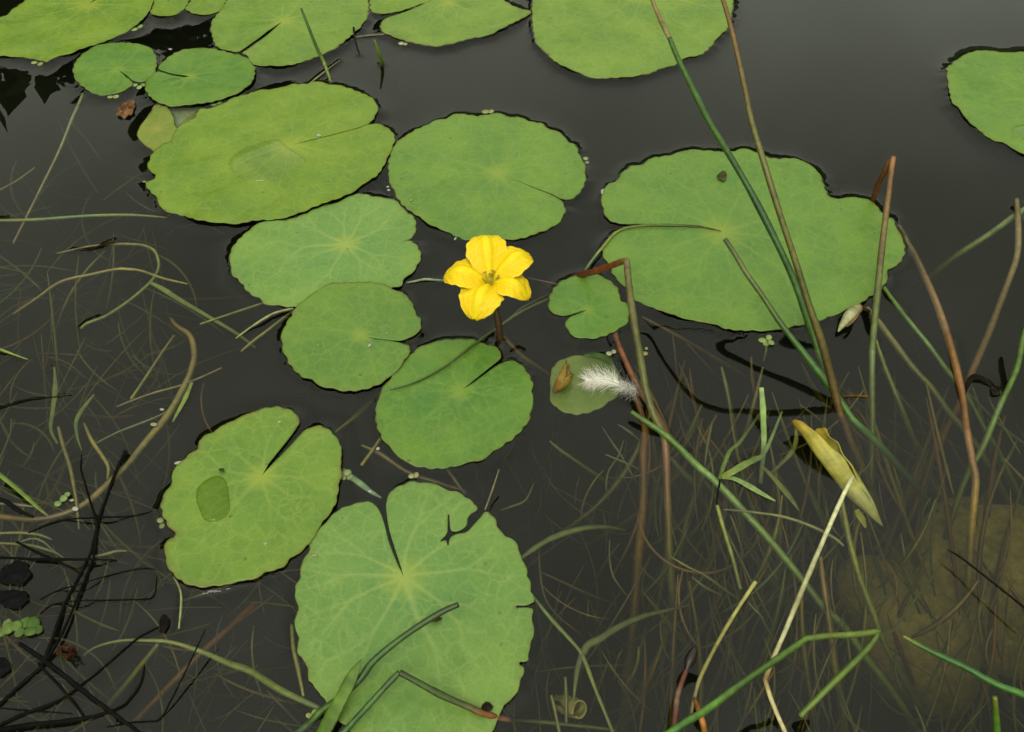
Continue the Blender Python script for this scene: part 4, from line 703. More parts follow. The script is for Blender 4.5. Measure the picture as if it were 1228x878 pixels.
def petal(az, length, width, elev, twist, seed):
    r_ = np.random.default_rng(seed); nu, nv = 26, 29
    u = np.linspace(0, 1, nu); v = np.linspace(-1, 1, nv)
    V = []; C = []
    teeth = r_.uniform(-1, 1, nv); ph = r_.uniform(0, 6)
    for i, uu in enumerate(u):
        hw = width/2*np.clip(0.22+1.02*np.sin(np.pi*min(uu*0.62+0.02, 1))**1.25, 0, 1)*math.sqrt(max(1-max((uu-0.52)/0.485, 0)**2.0, 0.0))
        for j, vv in enumerate(v):
            s = uu*length
            w_ = abs(vv)
            mid = math.exp(-(vv/0.27)**4)                    # smooth raised band along the middle
            wing = 1-mid
            x = s*math.cos(elev); z = s*math.sin(elev)+0.0030*math.sin(math.pi*uu)-0.0045*max(uu-0.55, 0)**2*6
            x = s*math.cos(elev)+0.0003*teeth[j]*max(uu-0.8, 0)*5
            y = vv*hw*(1+0.03*math.sin(uu*31+ph)*w_)
            z += 0.0016*mid*math.sin(math.pi*min(uu*1.05, 1))**0.7-0.0016*w_**2*math.sin(math.pi*uu*0.9)+twist*y*uu
            z += wing*0.00034*math.sin(uu*34+vv*9+ph)*uu+0.00015*math.sin(vv*23+ph)*wing*uu
            ca, sa = math.cos(az), math.sin(az)
            V.append((ca*x-sa*y, sa*x+ca*y, z))
            sh = 1.0-0.26*wing*(0.55+0.3*math.sin(vv*34+uu*13+ph)+.25*math.sin(uu*60+vv*15))
            base_d = math.exp(-(uu/0.13)**2)
            k = np.array((.84, .66, .008))*np.array([1, sh**0.9, 1])*(0.92+0.08*sh)
            edge = max(0, (w_-0.9)/0.1)*0.5
            k = k*(1-edge)+np.array((.85, .74, .10))*edge
            k = k*(1-0.55*base_d)+np.array((.50, .36, .01))*0.55*base_d
            C.append((*k, 1))
    V = np.array(V); n0 = len(V)
    V2 = V.copy(); V2[:, 2] -= 0.00022
    F = []
    for i in range(nu-1):
        for j in range(nv-1):
            a = i*nv+j
            F.append((a, a+nv, a+nv+1, a+1)); F.append((a+n0, a+1+n0, a+nv+1+n0, a+nv+n0))
    loop = [j for j in range(nv)]+[i*nv+nv-1 for i in range(1, nu)]+[(nu-1)*nv+j for j in range(nv-2, -1, -1)]+[i*nv for i in range(nu-2, 0, -1)]
    for a, b in zip(loop, loop[1:]+loop[:1]): F.append((a, b, b+n0, a+n0))
    return new_mesh('petal', np.vstack([V, V2]), F, cols=C+C)
off = np.array(fc)-np.array(fbase)
for az, ln, wd, el, tw in ((98, .0262, .0188, 35, .0), (33, .0246, .0178, 29, -.06), (335, .0200, .0166, 14, -.22), (250, .0206, .0200, 8, .06), (172, .0222, .0184, 18, .10)):
    o = obj('petal', petal(math.radians(az), ln, wd, math.radians(el), tw, az), M_PETAL, flower, tuple(off))
for k in range(5):
    a = math.radians(66+72*k); c0 = off+np.array([math.cos(a), math.sin(a), 0])*0.0020+np.array([0, 0, .0012]); c1 = off+np.array([math.cos(a), math.sin(a), 0])*0.0036+np.array([0, 0, .0046])
    st = tube_obj('stamen', [c0, (c0+c1)/2+np.array([0, 0, .0004]), c1], [.3e-3]*3, [(255,236,70), (255,236,80), (255,230,80)], M_SOFT, flower, n=6)
    d_ = np.array([-math.sin(a), math.cos(a), .25])*0.0010
    tube_obj('anther', [c1-d_, c1, c1+d_], [.2e-3, .4e-3, .2e-3], [(250,200,70), (236,184,66), (246,196,70)], M_SOFT, st, n=7)
tube_obj('pistil', [off+np.array([0, 0, .0]), off+np.array([0, 0, .0030]), off+np.array([.0002, 0, .0048]), off+np.array([.0003, .0002, .0056])], [.0013, .0012, .0007, .0011], [(255,236,80), (250,236,90), (255,238,90), (236,196,70)], M_SOFT, flower, n=8)
tube_obj('calyx', [off+np.array([0, 0, -.0062]), off+np.array([0, 0, -.003]), off+np.array([0, 0, .0009])], [.0014, .0027, .0032], [(110,120,40), (110,124,44), (140,140,40)], M_SOFT, flower, n=12)
tube_obj('flower_stalk', [off+np.array([0, 0, -.005]), off*0.55+np.array([.0005, 0, -.001]), np.array([0, 0, 0]), np.array([.001, .003, -.02]), np.array([.006, .012, -.08]), np.array([.01, .02, -.19])], [.0016, .0015, .0016, .0016, .0017, .0018], [(120,104,44), (96,72,38), (84,58,36), (80,56,36), (80,60,36), (70,56,36)], M_STEM, flower, n=10)
MENISC.append((fbase[0], fbase[1], .0016))

# ------------------------------------------------------------------ curled yellow leaf, rolled like a cone
def rolled(name, axis, colours, turns=1.15, thick=.4e-3, nth=44, wob=.12, seed=1, flare=0.0, squash=1.0):
    """axis: (px,py,z mm,width px) sections; a sheet rolled round the axis, open at its wide end"""
    r_ = np.random.default_rng(seed)
    A = np.array([np.r_[pix(x, y, z*1e-3), 0.5*w_*mpp(pix(x, y, z*1e-3))] for x, y, z, w_ in axis])
    D = catmull(A, 8); Pp = D[:, :3]; Rr = np.maximum(D[:, 3], .2e-3); q = len(Pp)
    T = np.gradient(Pp, axis=0); T /= np.linalg.norm(T, axis=1)[:, None]
    side = np.cross(T, [0, 0, 1.0]); side /= np.linalg.norm(side, axis=1)[:, None]; nor = np.cross(side, T)
    th = np.linspace(0, 2*np.pi*turns, nth); base = Pp[-1]
    V = []; C = []
    ca = np.array([col(*c)[:3] for c in colours])
    for i in range(q):
        t = i/(q-1)
        for j, a in enumerate(th):
            k = j/(nth-1)
            ang = a+0.9+0.35*math.sin(t*5)          # the seam faces up and wavers
            rr = Rr[i]*(1-0.30*k+wob*math.sin(3*a+t*9+seed)*(0.9-t*0.6)+.10*(1-t)**2*math.sin(7*a+t*22)+0.05*math.sin(17*t+2*a))
            sh = flare*(1-t)**5*Rr[i]*(1.0+1.2*math.sin(ang)+.25*math.sin(5*a))
            p = Pp[i]+rr*(math.cos(ang)*side[i]+squash*math.sin(ang)*nor[i])+T[i]*sh
            V.append(p)
            c = np.array([np.interp(t, np.linspace(0, 1, len(ca)), ca[:, m]) for m in range(3)])
            rimc = math.exp(-((1-k)/0.06)**2)+math.exp(-(t/0.03)**2)
            c = c*(1-min(rimc, 1)*0.35)+np.array(col(190, 140, 40)[:3])*min(rimc, 1)*0.35
            C.append((*c, 1))
    V = np.array(V)-base; n0 = len(V); F = []
    cen = np.repeat(Pp-base, nth, 0); dv = V-cen; dv /= np.linalg.norm(dv, axis=1)[:, None]+1e-9
    V2 = V-dv*thick
    for i in range(q-1):
        for j in range(nth-1):
            a = i*nth+j
            F.append((a, a+1, a+nth+1, a+nth)); F.append((a+n0, a+nth+n0, a+nth+1+n0, a+1+n0))
    loop = [j for j in range(nth)]+[i*nth+nth-1 for i in range(1, q)]+[(q-1)*nth+j for j in range(nth-2, -1, -1)]+[i*nth for i in range(q-2, 0, -1)]
    for a, b in zip(loop, loop[1:]+loop[:1]): F.append((b, a, a+n0, b+n0))
    return new_mesh(name, np.vstack([V, V2]), F, cols=C+C), base
SC = lambda x, y: (940+x/4.875, 480+y/4.875)
def curled_cone(axis, colours, seed):
    A = np.array([np.r_[pix(x, y, z*1e-3), 0.5*w_*mpp(pix(x, y, z*1e-3))] for x, y, z, w_ in axis])
    D = catmull(A, 9); Pp = D[:, :3]; Rr = np.maximum(D[:, 3], .15e-3); q = len(Pp); nth = 60
    T = np.gradient(Pp, axis=0); T /= np.linalg.norm(T, axis=1)[:, None]
    side = np.cross(T, [0, 0, 1.0]); side /= np.linalg.norm(side, axis=1)[:, None]; nor = np.cross(side, T); base = Pp[-1]
    V = []; C = []; ca = np.array([col(*c)[:3] for c in colours])
    for i in range(q):
        t = i/(q-1); gap = math.radians(150)*max(0, 1-t/.48)**.8-math.radians(25)
        for j in range(nth):
            k = j/(nth-1); ang = math.radians(118)+gap/2+k*(2*math.pi-gap)
            e = max(math.exp(-k/.10), math.exp(-(1-k)/.14))             # nearness to the sheet's two long edges
            rr = Rr[i]*(1.06-.16*k+.16*e*math.sin(t*30+3*k)*(1-t)+.05*math.sin(3*ang+t*8))
            sh = -Rr[i]*(1-t)**6*(.9*math.cos(ang)+.2*math.sin(4*ang))
            V.append(Pp[i]+rr*(math.cos(ang)*side[i]+.92*math.sin(ang)*nor[i])+T[i]*sh)
            c = np.array([np.interp(t, np.linspace(0, 1, len(ca)), ca[:, m]) for m in range(3)])
            c = c*(1+.12*math.sin(ang*11+t*3)*math.exp(-t*2)); f_ = min(1, e*.25*(t < .5)+math.exp(-t/.03))
            C.append((*np.clip(c*(1-.5*f_)+np.array(col(176, 124, 36)[:3])*.5*f_, .003, .85), 1))
    V = np.array(V)-base; n0 = len(V); F = []; cen = np.repeat(Pp-base, nth, 0); dv = V-cen; dv /= np.linalg.norm(dv, axis=1)[:, None]+1e-9
    for i in range(q-1):
        for j in range(nth-1):
            a = i*nth+j; F.append((a, a+1, a+nth+1, a+nth)); F.append((a+n0, a+nth+n0, a+nth+1+n0, a+1+n0))
    loop = [j for j in range(nth)]+[i*nth+nth-1 for i in range(1, q)]+[(q-1)*nth+j for j in range(nth-2, -1, -1)]+[i*nth for i in range(q-2, 0, -1)]
    for a, b in zip(loop, loop[1:]+loop[:1]): F.append((b, a, a+n0, b+n0))
    return new_mesh('rolled_blade', np.vstack([V, V-dv*.35e-3]), F, cols=C+C), base
ax = [(*SC(135,150), 6.5, 27), (*SC(185,205), 6, 28), (*SC(240,280), 4.8, 29), (*SC(300,360), 2.5, 28), (*SC(365,450), -.5, 27), (*SC(425,540), -3.5, 24), (*SC(490,620), -6.5, 17), (*SC(540,690), -9, 8), (*SC(578,735), -11, 1)]
me, b = curled_cone(ax, [(206,176,52), (214,198,76), (222,214,108), (216,208,100), (204,200,118), (196,194,120), (190,188,116)], 3)
cl = empty('curled_leaf', tuple(b), 'yellowed leaf rolled into a cone, half sunk behind the white straw', 'leaf')
o = obj('rolled_blade', me, M_SOFT, cl)
stem('leaf_flap', None, None, [(*SC(425,640), -6), (*SC(440,670), -7), (*SC(462,705), -8), (*SC(478,748), -9)], [6, 10, 9, 1.5], [(186,184,112), (178,176,104)], mat=M_SOFT, flat=.15, parent=cl)
stem('leaf_stalk', None, None, [(*SC(330,640), -7), (*SC(345,700), -10), (*SC(370,790), -15), (*SC(395,870), -20)], [6, 7, 7, 7], [(150,150,70), (140,140,62)], parent=cl)
# curled lobe standing up from the drowned leaf, and that leaf's fold
for L_ in [q for q in bpy.data.objects if q.get('label', '').startswith('submerged round leaf')]: drowned = L_
me, b = curled_cone([(683, 441, 5.5, 15), (680, 447, 4.5, 17), (676, 454, 3, 17), (671, 462, 1, 14), (663, 470, -1.5, 5)], [(120,104,36), (176,150,52), (190,156,60), (166,124,48), (110,80,36)], 6)
o = obj('curled_lobe', me, M_SOFT, drowned); o.location = Vector(b)-drowned.location
stem('folded_edge', None, None, [(700,427,-.4), (716,426,1), (730,432,1.2), (738,441,.2)], [4, 9, 8, 2], [(64,104,40), (56,96,36), (70,110,44)], mat=M_SOFT, flat=.3, parent=drowned)
me, b = rolled('drowned_blade', [(668, 842, -20, 20), (678, 846, -15, 26), (688, 850, -11, 28), (696, 852, -8, 26)], [(140,132,70), (156,148,78), (170,162,92), (182,174,100)], seed=8, wob=.08, turns=.92, squash=.9)
o = obj('drowned_leaf', me, M_SOFT, None, tuple(b)); tag(o, 'drowned rolled leaf with pale rim beside two stubs', 'leaf')
# pale bud by the broad pad
bud = empty('fallen_bud', tuple(pix(1020, 384)), 'cream pointed bud floating at the edge of the broad pad', 'bud')
stem('bud_body', None, None, [(1005,398,2), (1010,390,3), (1016,383,3.6), (1022,376,3.4), (1029,370,3), (1033,370,2.4)], [1.5, 9, 14.5, 16.5, 13, 5], [(206,196,150), (214,206,168), (222,214,178), (214,204,162), (196,176,130), (120,80,50)], mat=M_SOFT, parent=bud, n=14)
stem('sepal', None, None, [(1015,392,4), (1021,387,5.4), (1027,380,5.4), (1031,373,4)], [1, 3.2, 3.2, 1.5], [(150,104,60), (168,130,84)], mat=M_SOFT, parent=bud, flat=.5)
stem('stub', None, None, [(1031,370,2.6), (1037,371,1.6), (1043,374,.4)], [5, 5, 4], [(80,56,34), (60,44,30)], mat=M_DEAD_REFL, parent=bud)
# white feather
def feather():
    base = pix(757, 470, .001)
    root = empty('feather', tuple(base), 'fluffy white downy feather floating on the submerged leaf', 'feather')
    sh = np.array([pix(x, y, z*1e-3) for x, y, z in ((703,457,1.2), (714,456,1.6), (728,456,2.2), (742,461,2.6), (752,467,2.4), (763,469,1.6))])
    D = catmull(sh, 10)
    tube_obj('shaft', D-base, np.linspace(.12e-3, .42e-3, len(D)), [(236,230,214)]*len(D), M_FEATH, root, n=6, n_per=1)
    r_ = np.random.default_rng(4); V = []; F = []; C = []
    T = np.gradient(D, axis=0); T /= np.linalg.norm(T, axis=1)[:, None]
    def barb(p, d, ln, wd, curl, up):
        n = 7; q0 = len(V); p = p.copy(); ang = math.atan2(d[1], d[0])
        z = p[2]
        for i in range(n):
            t = i/(n-1)
            a = ang+curl*t
            dd = np.array([math.cos(a), math.sin(a)])
            pr = np.array([-dd[1], dd[0]])*wd*(1-0.75*t)
            V.append((p[0]+pr[0], p[1]+pr[1], z)); V.append((p[0]-pr[0], p[1]-pr[1], z+.00005))
            C.extend([(.8-.12*r_.random()*t, .79-.12*t, .74-.12*t, 1)]*2)
            p[:2] += dd*ln/n; z = max(.0006, z+up*ln/n*(1-1.6*t))
        for i in range(n-1):
            a = q0+2*i; F.append((a, a+1, a+3, a+2))
    for s in (-1, 1):
        for k in range(460):
            t = r_.uniform(0.02, 1)
            i = t*(len(D)-1); i0 = min(int(i), len(D)-2); p = D[i0]+(D[i0+1]-D[i0])*(i-i0); tg = T[i0]
            if t > 0.62: # downy base
                a = r_.uniform(.3, 2.3)*s; ln = r_.uniform(.003, .0095); cu = r_.normal(0, 1.3); up = r_.uniform(.0, .45)
            else:
                a = (2.40+r_.normal(0, .26))*s; ln = r_.uniform(.0045, .0105)*(0.5+min(t*2.6, .8)); cu = -s*r_.normal(.35, .6); up = r_.uniform(-.05, .25)
            c, s_ = math.cos(a), math.sin(a)
            barb(p, np.array([c*tg[0]-s_*tg[1], s_*tg[0]+c*tg[1]]), ln, r_.uniform(.018e-3, .042e-3), cu, up)
    V = np.array(V)-base
    o = obj('vane', new_mesh('vane', V, F, cols=C), M_FEATH, root); o['kind'] = 'stuff'
M_FEATH = tint_material('down', .7, .2, 900, .06, .3)
feather()

# ------------------------------------------------------------------ duckweed, seeds, debris
def frond_mesh(seed, rad, c):
    r_ = np.random.default_rng(seed); n = 16; V = [(0, 0, rad*.22)]; F = []; C = [(*col(*c)[:3], 1)]
    for k, (rr, zz) in enumerate(((.55, .20), (.9, .10), (1.0, -.02), (.8, -.14))):
        for j in range(n):
            a = 2*math.pi*j/n; e = 1+.10*math.cos(a+r_.uniform(-.2, .2))+.05*math.sin(2*a+seed)
            V.append((rad*rr*e*math.cos(a), rad*rr*e*.82*math.sin(a), rad*zz)); C.append((*(np.array(col(*c)[:3])*(1-.08*k)), 1))
    for j in range(n): F.append((0, 1+j, 1+(j+1) % n))
    for k in range(3):
        for j in range(n):
            a = 1+k*n+j; b_ = 1+k*n+(j+1) % n; F.append((a, a+n, b_+n, b_))
    F.append(tuple(1+3*n+j for j in range(n)))
    return new_mesh('frond', np.array(V), F, cols=C)
def duckweed(px, py, spec, label, group=None, root_len=0.0):
    b_ = pix(px, py, .0003); o = empty('duckweed', tuple(b_), label, 'duckweed', group)
    for i, (dx, dy, rp, c) in enumerate(spec):
        q = pix(px+dx, py+dy, .0003+.00035*(i % 3)); f_ = obj('frond', frond_mesh(i+int(px), rp*mpp(q), c), M_SOFT, o)
        f_.location = Vector(q)-Vector(b_); f_.rotation_euler = (0, 0, i*1.3)
    if root_len:
        tube_obj('root', [np.array([0, 0, 0]), np.array([.001, -.001, -.006]), np.array([.001, -.002, -root_len])], [.5e-3, .5e-3, .4e-3], [(150,160,90)]*3, M_SOFT, o, n=6)
    return o
G1, G2, G3 = (170,196,104), (186,206,124), (150,180,90)
duckweed(919, 409, [(-5,-1,5,G1), (3,-4,4.5,G2), (6,2,4.5,G1), (0,3,4.5,G3)], 'pale duckweed cluster trailing a root below the broad pad', None, .012)
duckweed(73, 598, [(-4,6,5,(150,170,100)), (3,0,5.5,(160,180,112)), (8,-5,4,(150,172,104))], 'duckweed cluster by the shore beside the reed strip')
duckweed(374, 856, [(-4,2,4,(176,190,108)), (3,-1,4.5,(180,192,112)), (0,4,4,(160,178,100))], 'duckweed at the foot of the arching rush')
duckweed(415, 567, [(0,0,6,(170,184,112)), (4,5,4.5,(150,166,100)), (-3,6,4,(150,166,100))], 'duckweed caught between puddle pad and grey-green blade')
duckweed(496, 571, [(-3,0,4,(190,190,120)), (3,-1,4,(180,186,116))], 'duckweed at the top rim of the largest pad')
duckweed(733, 424, [(-3,0,4,(200,206,160)), (3,-2,3.5,(190,196,150))], 'duckweed beside the brown leaning stem')
duckweed(192, 627, [(0,-3,4.5,(160,170,96)), (2,4,4,(140,150,80))], 'duckweed stuck to the nibbled rim of the puddle pad')
duckweed(164, 103, [(-3,-1,4,G1), (3,2,4,G2), (8,-1,3.5,G3)], 'duckweed in the gap between the two small pads')
duckweed(136, 116, [(-4,0,4,(176,180,100)), (3,0,4,(186,192,116))], 'duckweed under the small round pad')
duckweed(164, 33, [(-4,2,5,(176,196,100)), (4,-1,4,(160,186,90))], 'duckweed at the rim of the big yellow-green pad')
duckweed(44, 75, [(-3,0,4,G1), (4,2,4,(170,180,100))], 'duckweed under the big yellow-green pad by the shore')
duckweed(259, 124, [(-3,1,4,G1), (4,-1,4,G3)], 'duckweed between the small oval pad and the large oval pad')
duckweed(483, 52, [(-2,0,4,(200,206,150)), (3,1,3,(190,196,140))], 'duckweed below the browned pad')
duckweed(585, 134, [(-3,0,5,(176,176,110)), (4,0,4,(190,186,120))], 'duckweed on the far rim of the pad behind the flower')
duckweed(702, 190, [(0,0,3.5,(180,190,140)), (2,5,3,(160,170,120))], 'duckweed on the side rim of the pad behind the flower')
duckweed(773, 424, [(0,0,4,(200,180,120)), (2,-6,2.5,(180,180,130))], 'tan bud scale beside the broken rush')
duckweed(22, 752, [(-22,6,8,(110,132,60)), (-12,2,9,(122,148,66)), (-2,-1,8,(116,146,60)), (8,-5,9,(96,128,46)), (18,-5,10,(84,118,38)), (14,5,8,(92,122,48)), (-14,-4,6,(136,154,86)), (24,3,7,(78,108,40)), (2,6,7,(100,126,56))], 'lump of green duckweed on the black tangle by the shore')
WH = (232, 228, 214)
SEEDS = [(184,509,4.6,2.6),(194,491,3,1.8),(214,555,5.5,2.4),(90,610,4.2,3),(86,600,3,2),(723,230,3,5.5),(443,589,3,1.6),(466,228,2,1.6),(493,240,1.8,1.8),(465,224,1.6,1.6),(546,286,1.2,3.2),(382,162,3.4,2.6),(377,666,4,1.8),(335,506,2.5,1.6),(443,414,1.8,3),(204,59,2.4,1.6),(173,218,2.2,1.4),(318,652,2,1.6),(475,593,2.4,1.6),(453,538,2.2,2.2),(822,800,1.6,1.6)]
def on_leaf(x, y):
    z = .0004
    for d in LEAVES:
        if d['z'] > 0:
            q = pix(x, y, d['z']*1e-3)[:2]
            if inside(d['poly'], np.array([q[0]]), np.array([q[1]]))[0]: z = max(z, d['z']*1e-3+.0003)
    return z
fm = {}
for i, (x, y, a, b_) in enumerate(SEEDS):
    z = on_leaf(x, y); p = pix(x, y, z); k = mpp(p)
    lm = 'tiny white seed lying on a pad' if z > .0006 else 'tiny white seed floating on the dark water'
    me = frond_mesh(i+300, 1.0, WH if i % 4 else (214,200,160))
    o = obj('seed', me, M_FEATH, None, tuple(p)); o.scale = (a*k, b_*k/.82, 2.0*k); o.rotation_euler = (0, 0, random.uniform(-.5, .5))
    tag(o, lm, 'seed', 'seeds on pads' if z > .0006 else 'seeds on water')
# brown debris between the small pads: a crumpled dead leaf
def crumple(name, px, py, wpx, hpx, c, label, cat, seed, n=22, amp=.35, z0=.0006):
    r_ = np.random.default_rng(seed); b_ = pix(px, py, z0); k = mpp(b_); f1 = waves(seed, 6, 3, 9)
    g = np.linspace(-1, 1, n); X, Y = np.meshgrid(g, g); ang = np.arctan2(Y, X); rr = np.maximum(abs(X), abs(Y))
    er = 1+.14*np.sin(2*ang+seed)+.10*np.sin(3*ang+2*seed)+.05*np.sin(7*ang+seed); er = er/np.maximum(np.hypot(X, Y)/np.maximum(rr, 1e-6), 1)**0
    x = rr*np.cos(ang)*er*wpx/2*k; y = rr*np.sin(ang)*er*hpx/2*k*1.35; z = amp*wpx/2*k*(0.5+.5*f1(X, Y))*(1-.5*rr)+.0003
    V = np.c_[x.ravel(), y.ravel(), z.ravel()]; V2 = V.copy(); V2[:, 2] -= .0003; m = n*n; F = []
    for i in range(n-1):
        for j in range(n-1):
            a = i*n+j; F.append((a, a+1, a+n+1, a+n)); F.append((a+m, a+n+m, a+n+1+m, a+1+m))
    C = [(*(np.array(col(*c)[:3])*(0.6+.8*r_.random())), 1) for _ in range(m)]
    o = obj(name, new_mesh(name, np.vstack([V, V2]), F, cols=C+C), M_DEAD_REFL, None, tuple(b_))
    return tag(o, label, cat)
crumple('dead_leaf_scrap', 152, 132, 22, 22, (128,92,62), 'crumpled brown dead leaf below the two small pads', 'dead leaf', 5)
crumple('dead_leaf_scrap', 84, 784, 15, 9, (58,36,26), 'wiry rust-brown root scrap at the black fork', 'root', 6, amp=.6)
crumple('dead_leaf_scrap', 18, 688, 34, 26, (14,11,8), 'black rotted leaf mass above the duckweed lump', 'dead leaf', 8, amp=.08)
crumple('dead_leaf_scrap', 14, 718, 40, 18, (18,14,9), 'black rotted scrap behind the duckweed lump', 'dead leaf', 9, amp=.08)
crumple('dead_leaf_scrap', 2, 800, 22, 16, (14,11,8), 'black rotted scrap under the thickest black stem', 'dead leaf', 10, amp=.08)
crumple('dead_leaf_scrap', 866, 212, 12, 12, (84,88,50), 'small dark dropping on the broad pad', 'debris', 12, z0=.0028)
crumple('dead_leaf_scrap', 522, 743, 14, 5, (66,58,40), 'dark scrap under the tip of the arching rush', 'debris', 13, z0=.0025)
crumple('dead_leaf_scrap', 584, 848, 12, 9, (44,38,28), 'dark crumb where the kinked rush meets the pad rim', 'debris', 14, z0=.0025)
crumple('dead_leaf_scrap', 266, 564, 6, 4, (70,84,44), 'dark crumb above the puddle on the pad', 'debris', 15, z0=.0035)
crumple('dead_leaf_scrap', 197, 748, 12, 16, DK, 'tiny black burr between black twigs and puddle pad', 'debris', 16)
crumple('dead_leaf_scrap', 1193, 470, 12, 8, (40,34,26), 'black crumb beside the slanting green rush', 'debris', 17)
tuft = empty('root_tuft', tuple(pix(80, 782)), 'tuft of curly rust-brown rootlets at the black fork', 'root')
for k in range(7):
    q = random.Random(k+40); pts = []; a = q.uniform(0, 6.28)
    for j in range(7):
        a += q.uniform(.5, 1.2); pts.append((80+q.uniform(-5, 5)+9*math.cos(a), 782+q.uniform(-3, 3)+6*math.sin(a), 1+q.uniform(0, 4)))
    stem('rootlet', None, None, pts, 1.3, [(110,60,40), (70,44,32)], mat=M_DEAD_REFL, parent=tuft, n=5)

# ------------------------------------------------------------------ water lying on the pads
def drop_material(tintc):
    m, n, l = mat_new('water_film')
    o = N(n, 'ShaderNodeOutputMaterial'); g = N(n, 'ShaderNodeBsdfGlossy', Roughness=0.02)
    t = N(n, 'ShaderNodeBsdfTransparent'); t.inputs['Color'].default_value = tintc
    ms = N(n, 'ShaderNodeMixShader'); l(one_sided_fresnel(n, l), ms.inputs[0]); l(t.outputs[0], ms.inputs[1]); l(g.outputs[0], ms.inputs[2]); l(ms.outputs[0], o.inputs[0])
    return m
M_DROP = drop_material((.74, .80, .46, 1)); M_FILM = drop_material((.94, .95, .88, 1))
def drop(frame, pts, zleaf, hgt, mat, label):
    zleaf += 0.7
    x0, y0, s = frame; P = np.array([pix(x0+a/s, y0+b/s, zleaf*1e-3)[:2] for a, b in pts]); P = resample(catmull(P, 6, True), .6e-3, True)
    c = P.mean(0); n = len(P); rings = 9; V = []; F = []
    for k in range(rings):
        t = 1-k/rings
        for p in P: V.append((*( (p-c)*t), hgt*1e-3*(1-t**4)))
    V.append((0, 0, hgt*1e-3)); top = len(V)-1
    for k in range(rings-1):
        for j in range(n):
            a = k*n+j; b_ = k*n+(j+1) % n; F.append((a, b_, b_+n, a+n))
    for j in range(n): F.append(((rings-1)*n+j, (rings-1)*n+(j+1) % n, top))
    q0 = len(V)
    for p in P: V.append((*(p-c), -.0007))
    for j in range(n): F.append((j, q0+j, q0+(j+1) % n, (j+1) % n))
    F.append(tuple(q0+j for j in range(n))[::-1])
    me_ = new_mesh('water_puddle', V, F); bm_ = bmesh.new(); bm_.from_mesh(me_); bmesh.ops.recalc_face_normals(bm_, faces=bm_.faces); bm_.to_mesh(me_); bm_.free()
    o = obj('water_puddle', me_, mat, None, (c[0], c[1], zleaf*1e-3+.00035))
    return tag(o, label, 'puddle')
drop(RG, [(300,358),(345,365),(362,400),(368,450),(372,495),(350,530),(300,548),(265,540),(245,500),(230,455),(240,400)], 2.0, .9, M_DROP, 'dark oval puddle of water resting on the pad near the hooked stem')
drop(RA, [(390,392),(440,345),(520,312),(590,300),(640,335),(700,375),(690,402),(640,445),(560,465),(480,470),(420,445)], 2.0, .7, M_FILM, 'clear film of water by the stalk of the large oval pad')
drop(RC, [(645,575),(670,563),(705,570),(722,585),(718,605),(690,612),(655,600)], 2.1, .5, M_FILM, 'small drop of water on the pad over the veined pad')
drop(RC, [(398,645),(415,640),(428,648),(422,658),(402,658)], 2.1, .4, M_FILM, 'tiny drop on the pad over the veined pad')
drop((300,440,3.819), [(822,300),(845,285),(885,285),(885,305),(865,330),(840,330)], 1.0, .5, M_FILM, 'small drop of water on the pad below the flower')
drop(Z4, [(1168,600),(1190,578),(1230,572),(1262,590),(1255,625),(1215,640),(1180,630)], 1.3, .6, M_FILM, 'round drop on the pale pad in open water')
drop(RE, [(180,395),(205,383),(235,388),(242,405),(215,415),(185,410)], 1.1, .4, M_FILM, 'small drop near the rim of the pad behind the flower')

# ------------------------------------------------------------------ pond bed and banks: one sheet to the horizon
def axis_grid(n, k, lim):
    t = np.linspace(-1, 1, n); return np.sinh(t*k)/math.sinh(k)*lim
gx = axis_grid(240, 7.0, 150); gy = axis_grid(240, 7.0, 150)+0.25
X, Y = np.meshgrid(gx, gy)
pond_c = np.array([0.0, 4.6]); shore = 4.95
rho = np.hypot(X-pond_c[0], (Y-pond_c[1])); n1 = waves(21, 7, 1.2, 7); n2 = waves(22, 9, 30, 140)
sd_ = shore+0.12*n1(X, Y)-rho                      # >0 in the pond
depth = np.clip(sd_*0.55, 0, 1)
Zb = np.where(sd_ > 0, -0.03-0.24*(1-np.exp(-sd_*1.8)), np.clip(-sd_*0.35, 0, .35)-0.03)+0.004*n2(X, Y)*np.exp(-np.hypot(X, Y-.3)/1.5)
Zb += np.where(rho > 12, 0.25*waves(33, 6, .05, .3)(X, Y), 0)
hill = np.clip((rho-6.2)/9.0, 0, 1); Zb += 7.2*hill*hill*(3-2*hill)*(Y > .4)*np.clip((Y-.4)/2.5, 0, 1)*(1+.10*waves(34, 5, .3, .9)(X, Y))   # unseen wooded slopes round the far side, raised to darken the rim reflections
V = np.c_[X.ravel(), Y.ravel(), Zb.ravel()]; n = 240
I = np.arange(n*n).reshape(n, n); F = np.stack([I[:-1, :-1], I[:-1, 1:], I[1:, 1:], I[1:, :-1]], -1).reshape(-1, 4)
m, nd, l = mat_new('bed_and_bank'); o_ = N(nd, 'ShaderNodeOutputMaterial'); p_ = N(nd, 'ShaderNodeBsdfPrincipled', Roughness=.9)
ge = N(nd, 'ShaderNodeNewGeometry'); sx = N(nd, 'ShaderNodeSeparateXYZ'); l(ge.outputs['Position'], sx.inputs[0])
q = N(nd, 'ShaderNodeTexNoise', Scale=60.0, Detail=6.0); l(ge.outputs['Position'], q.inputs[0])
mudc = mixrgb(nd, l, maprange(nd, l, q.outputs['Fac'], .3, .7), (.030, .026, .016, 1), (.085, .072, .042, 1))
grs = mixrgb(nd, l, maprange(nd, l, q.outputs['Fac'], .3, .7), (.030, .048, .014, 1), (.055, .08, .022, 1))
l(mixrgb(nd, l, maprange(nd, l, sx.outputs['Z'], -.01, .04), mudc, grs), p_.inputs['Base Color']); l(p_.outputs[0], o_.inputs[0])
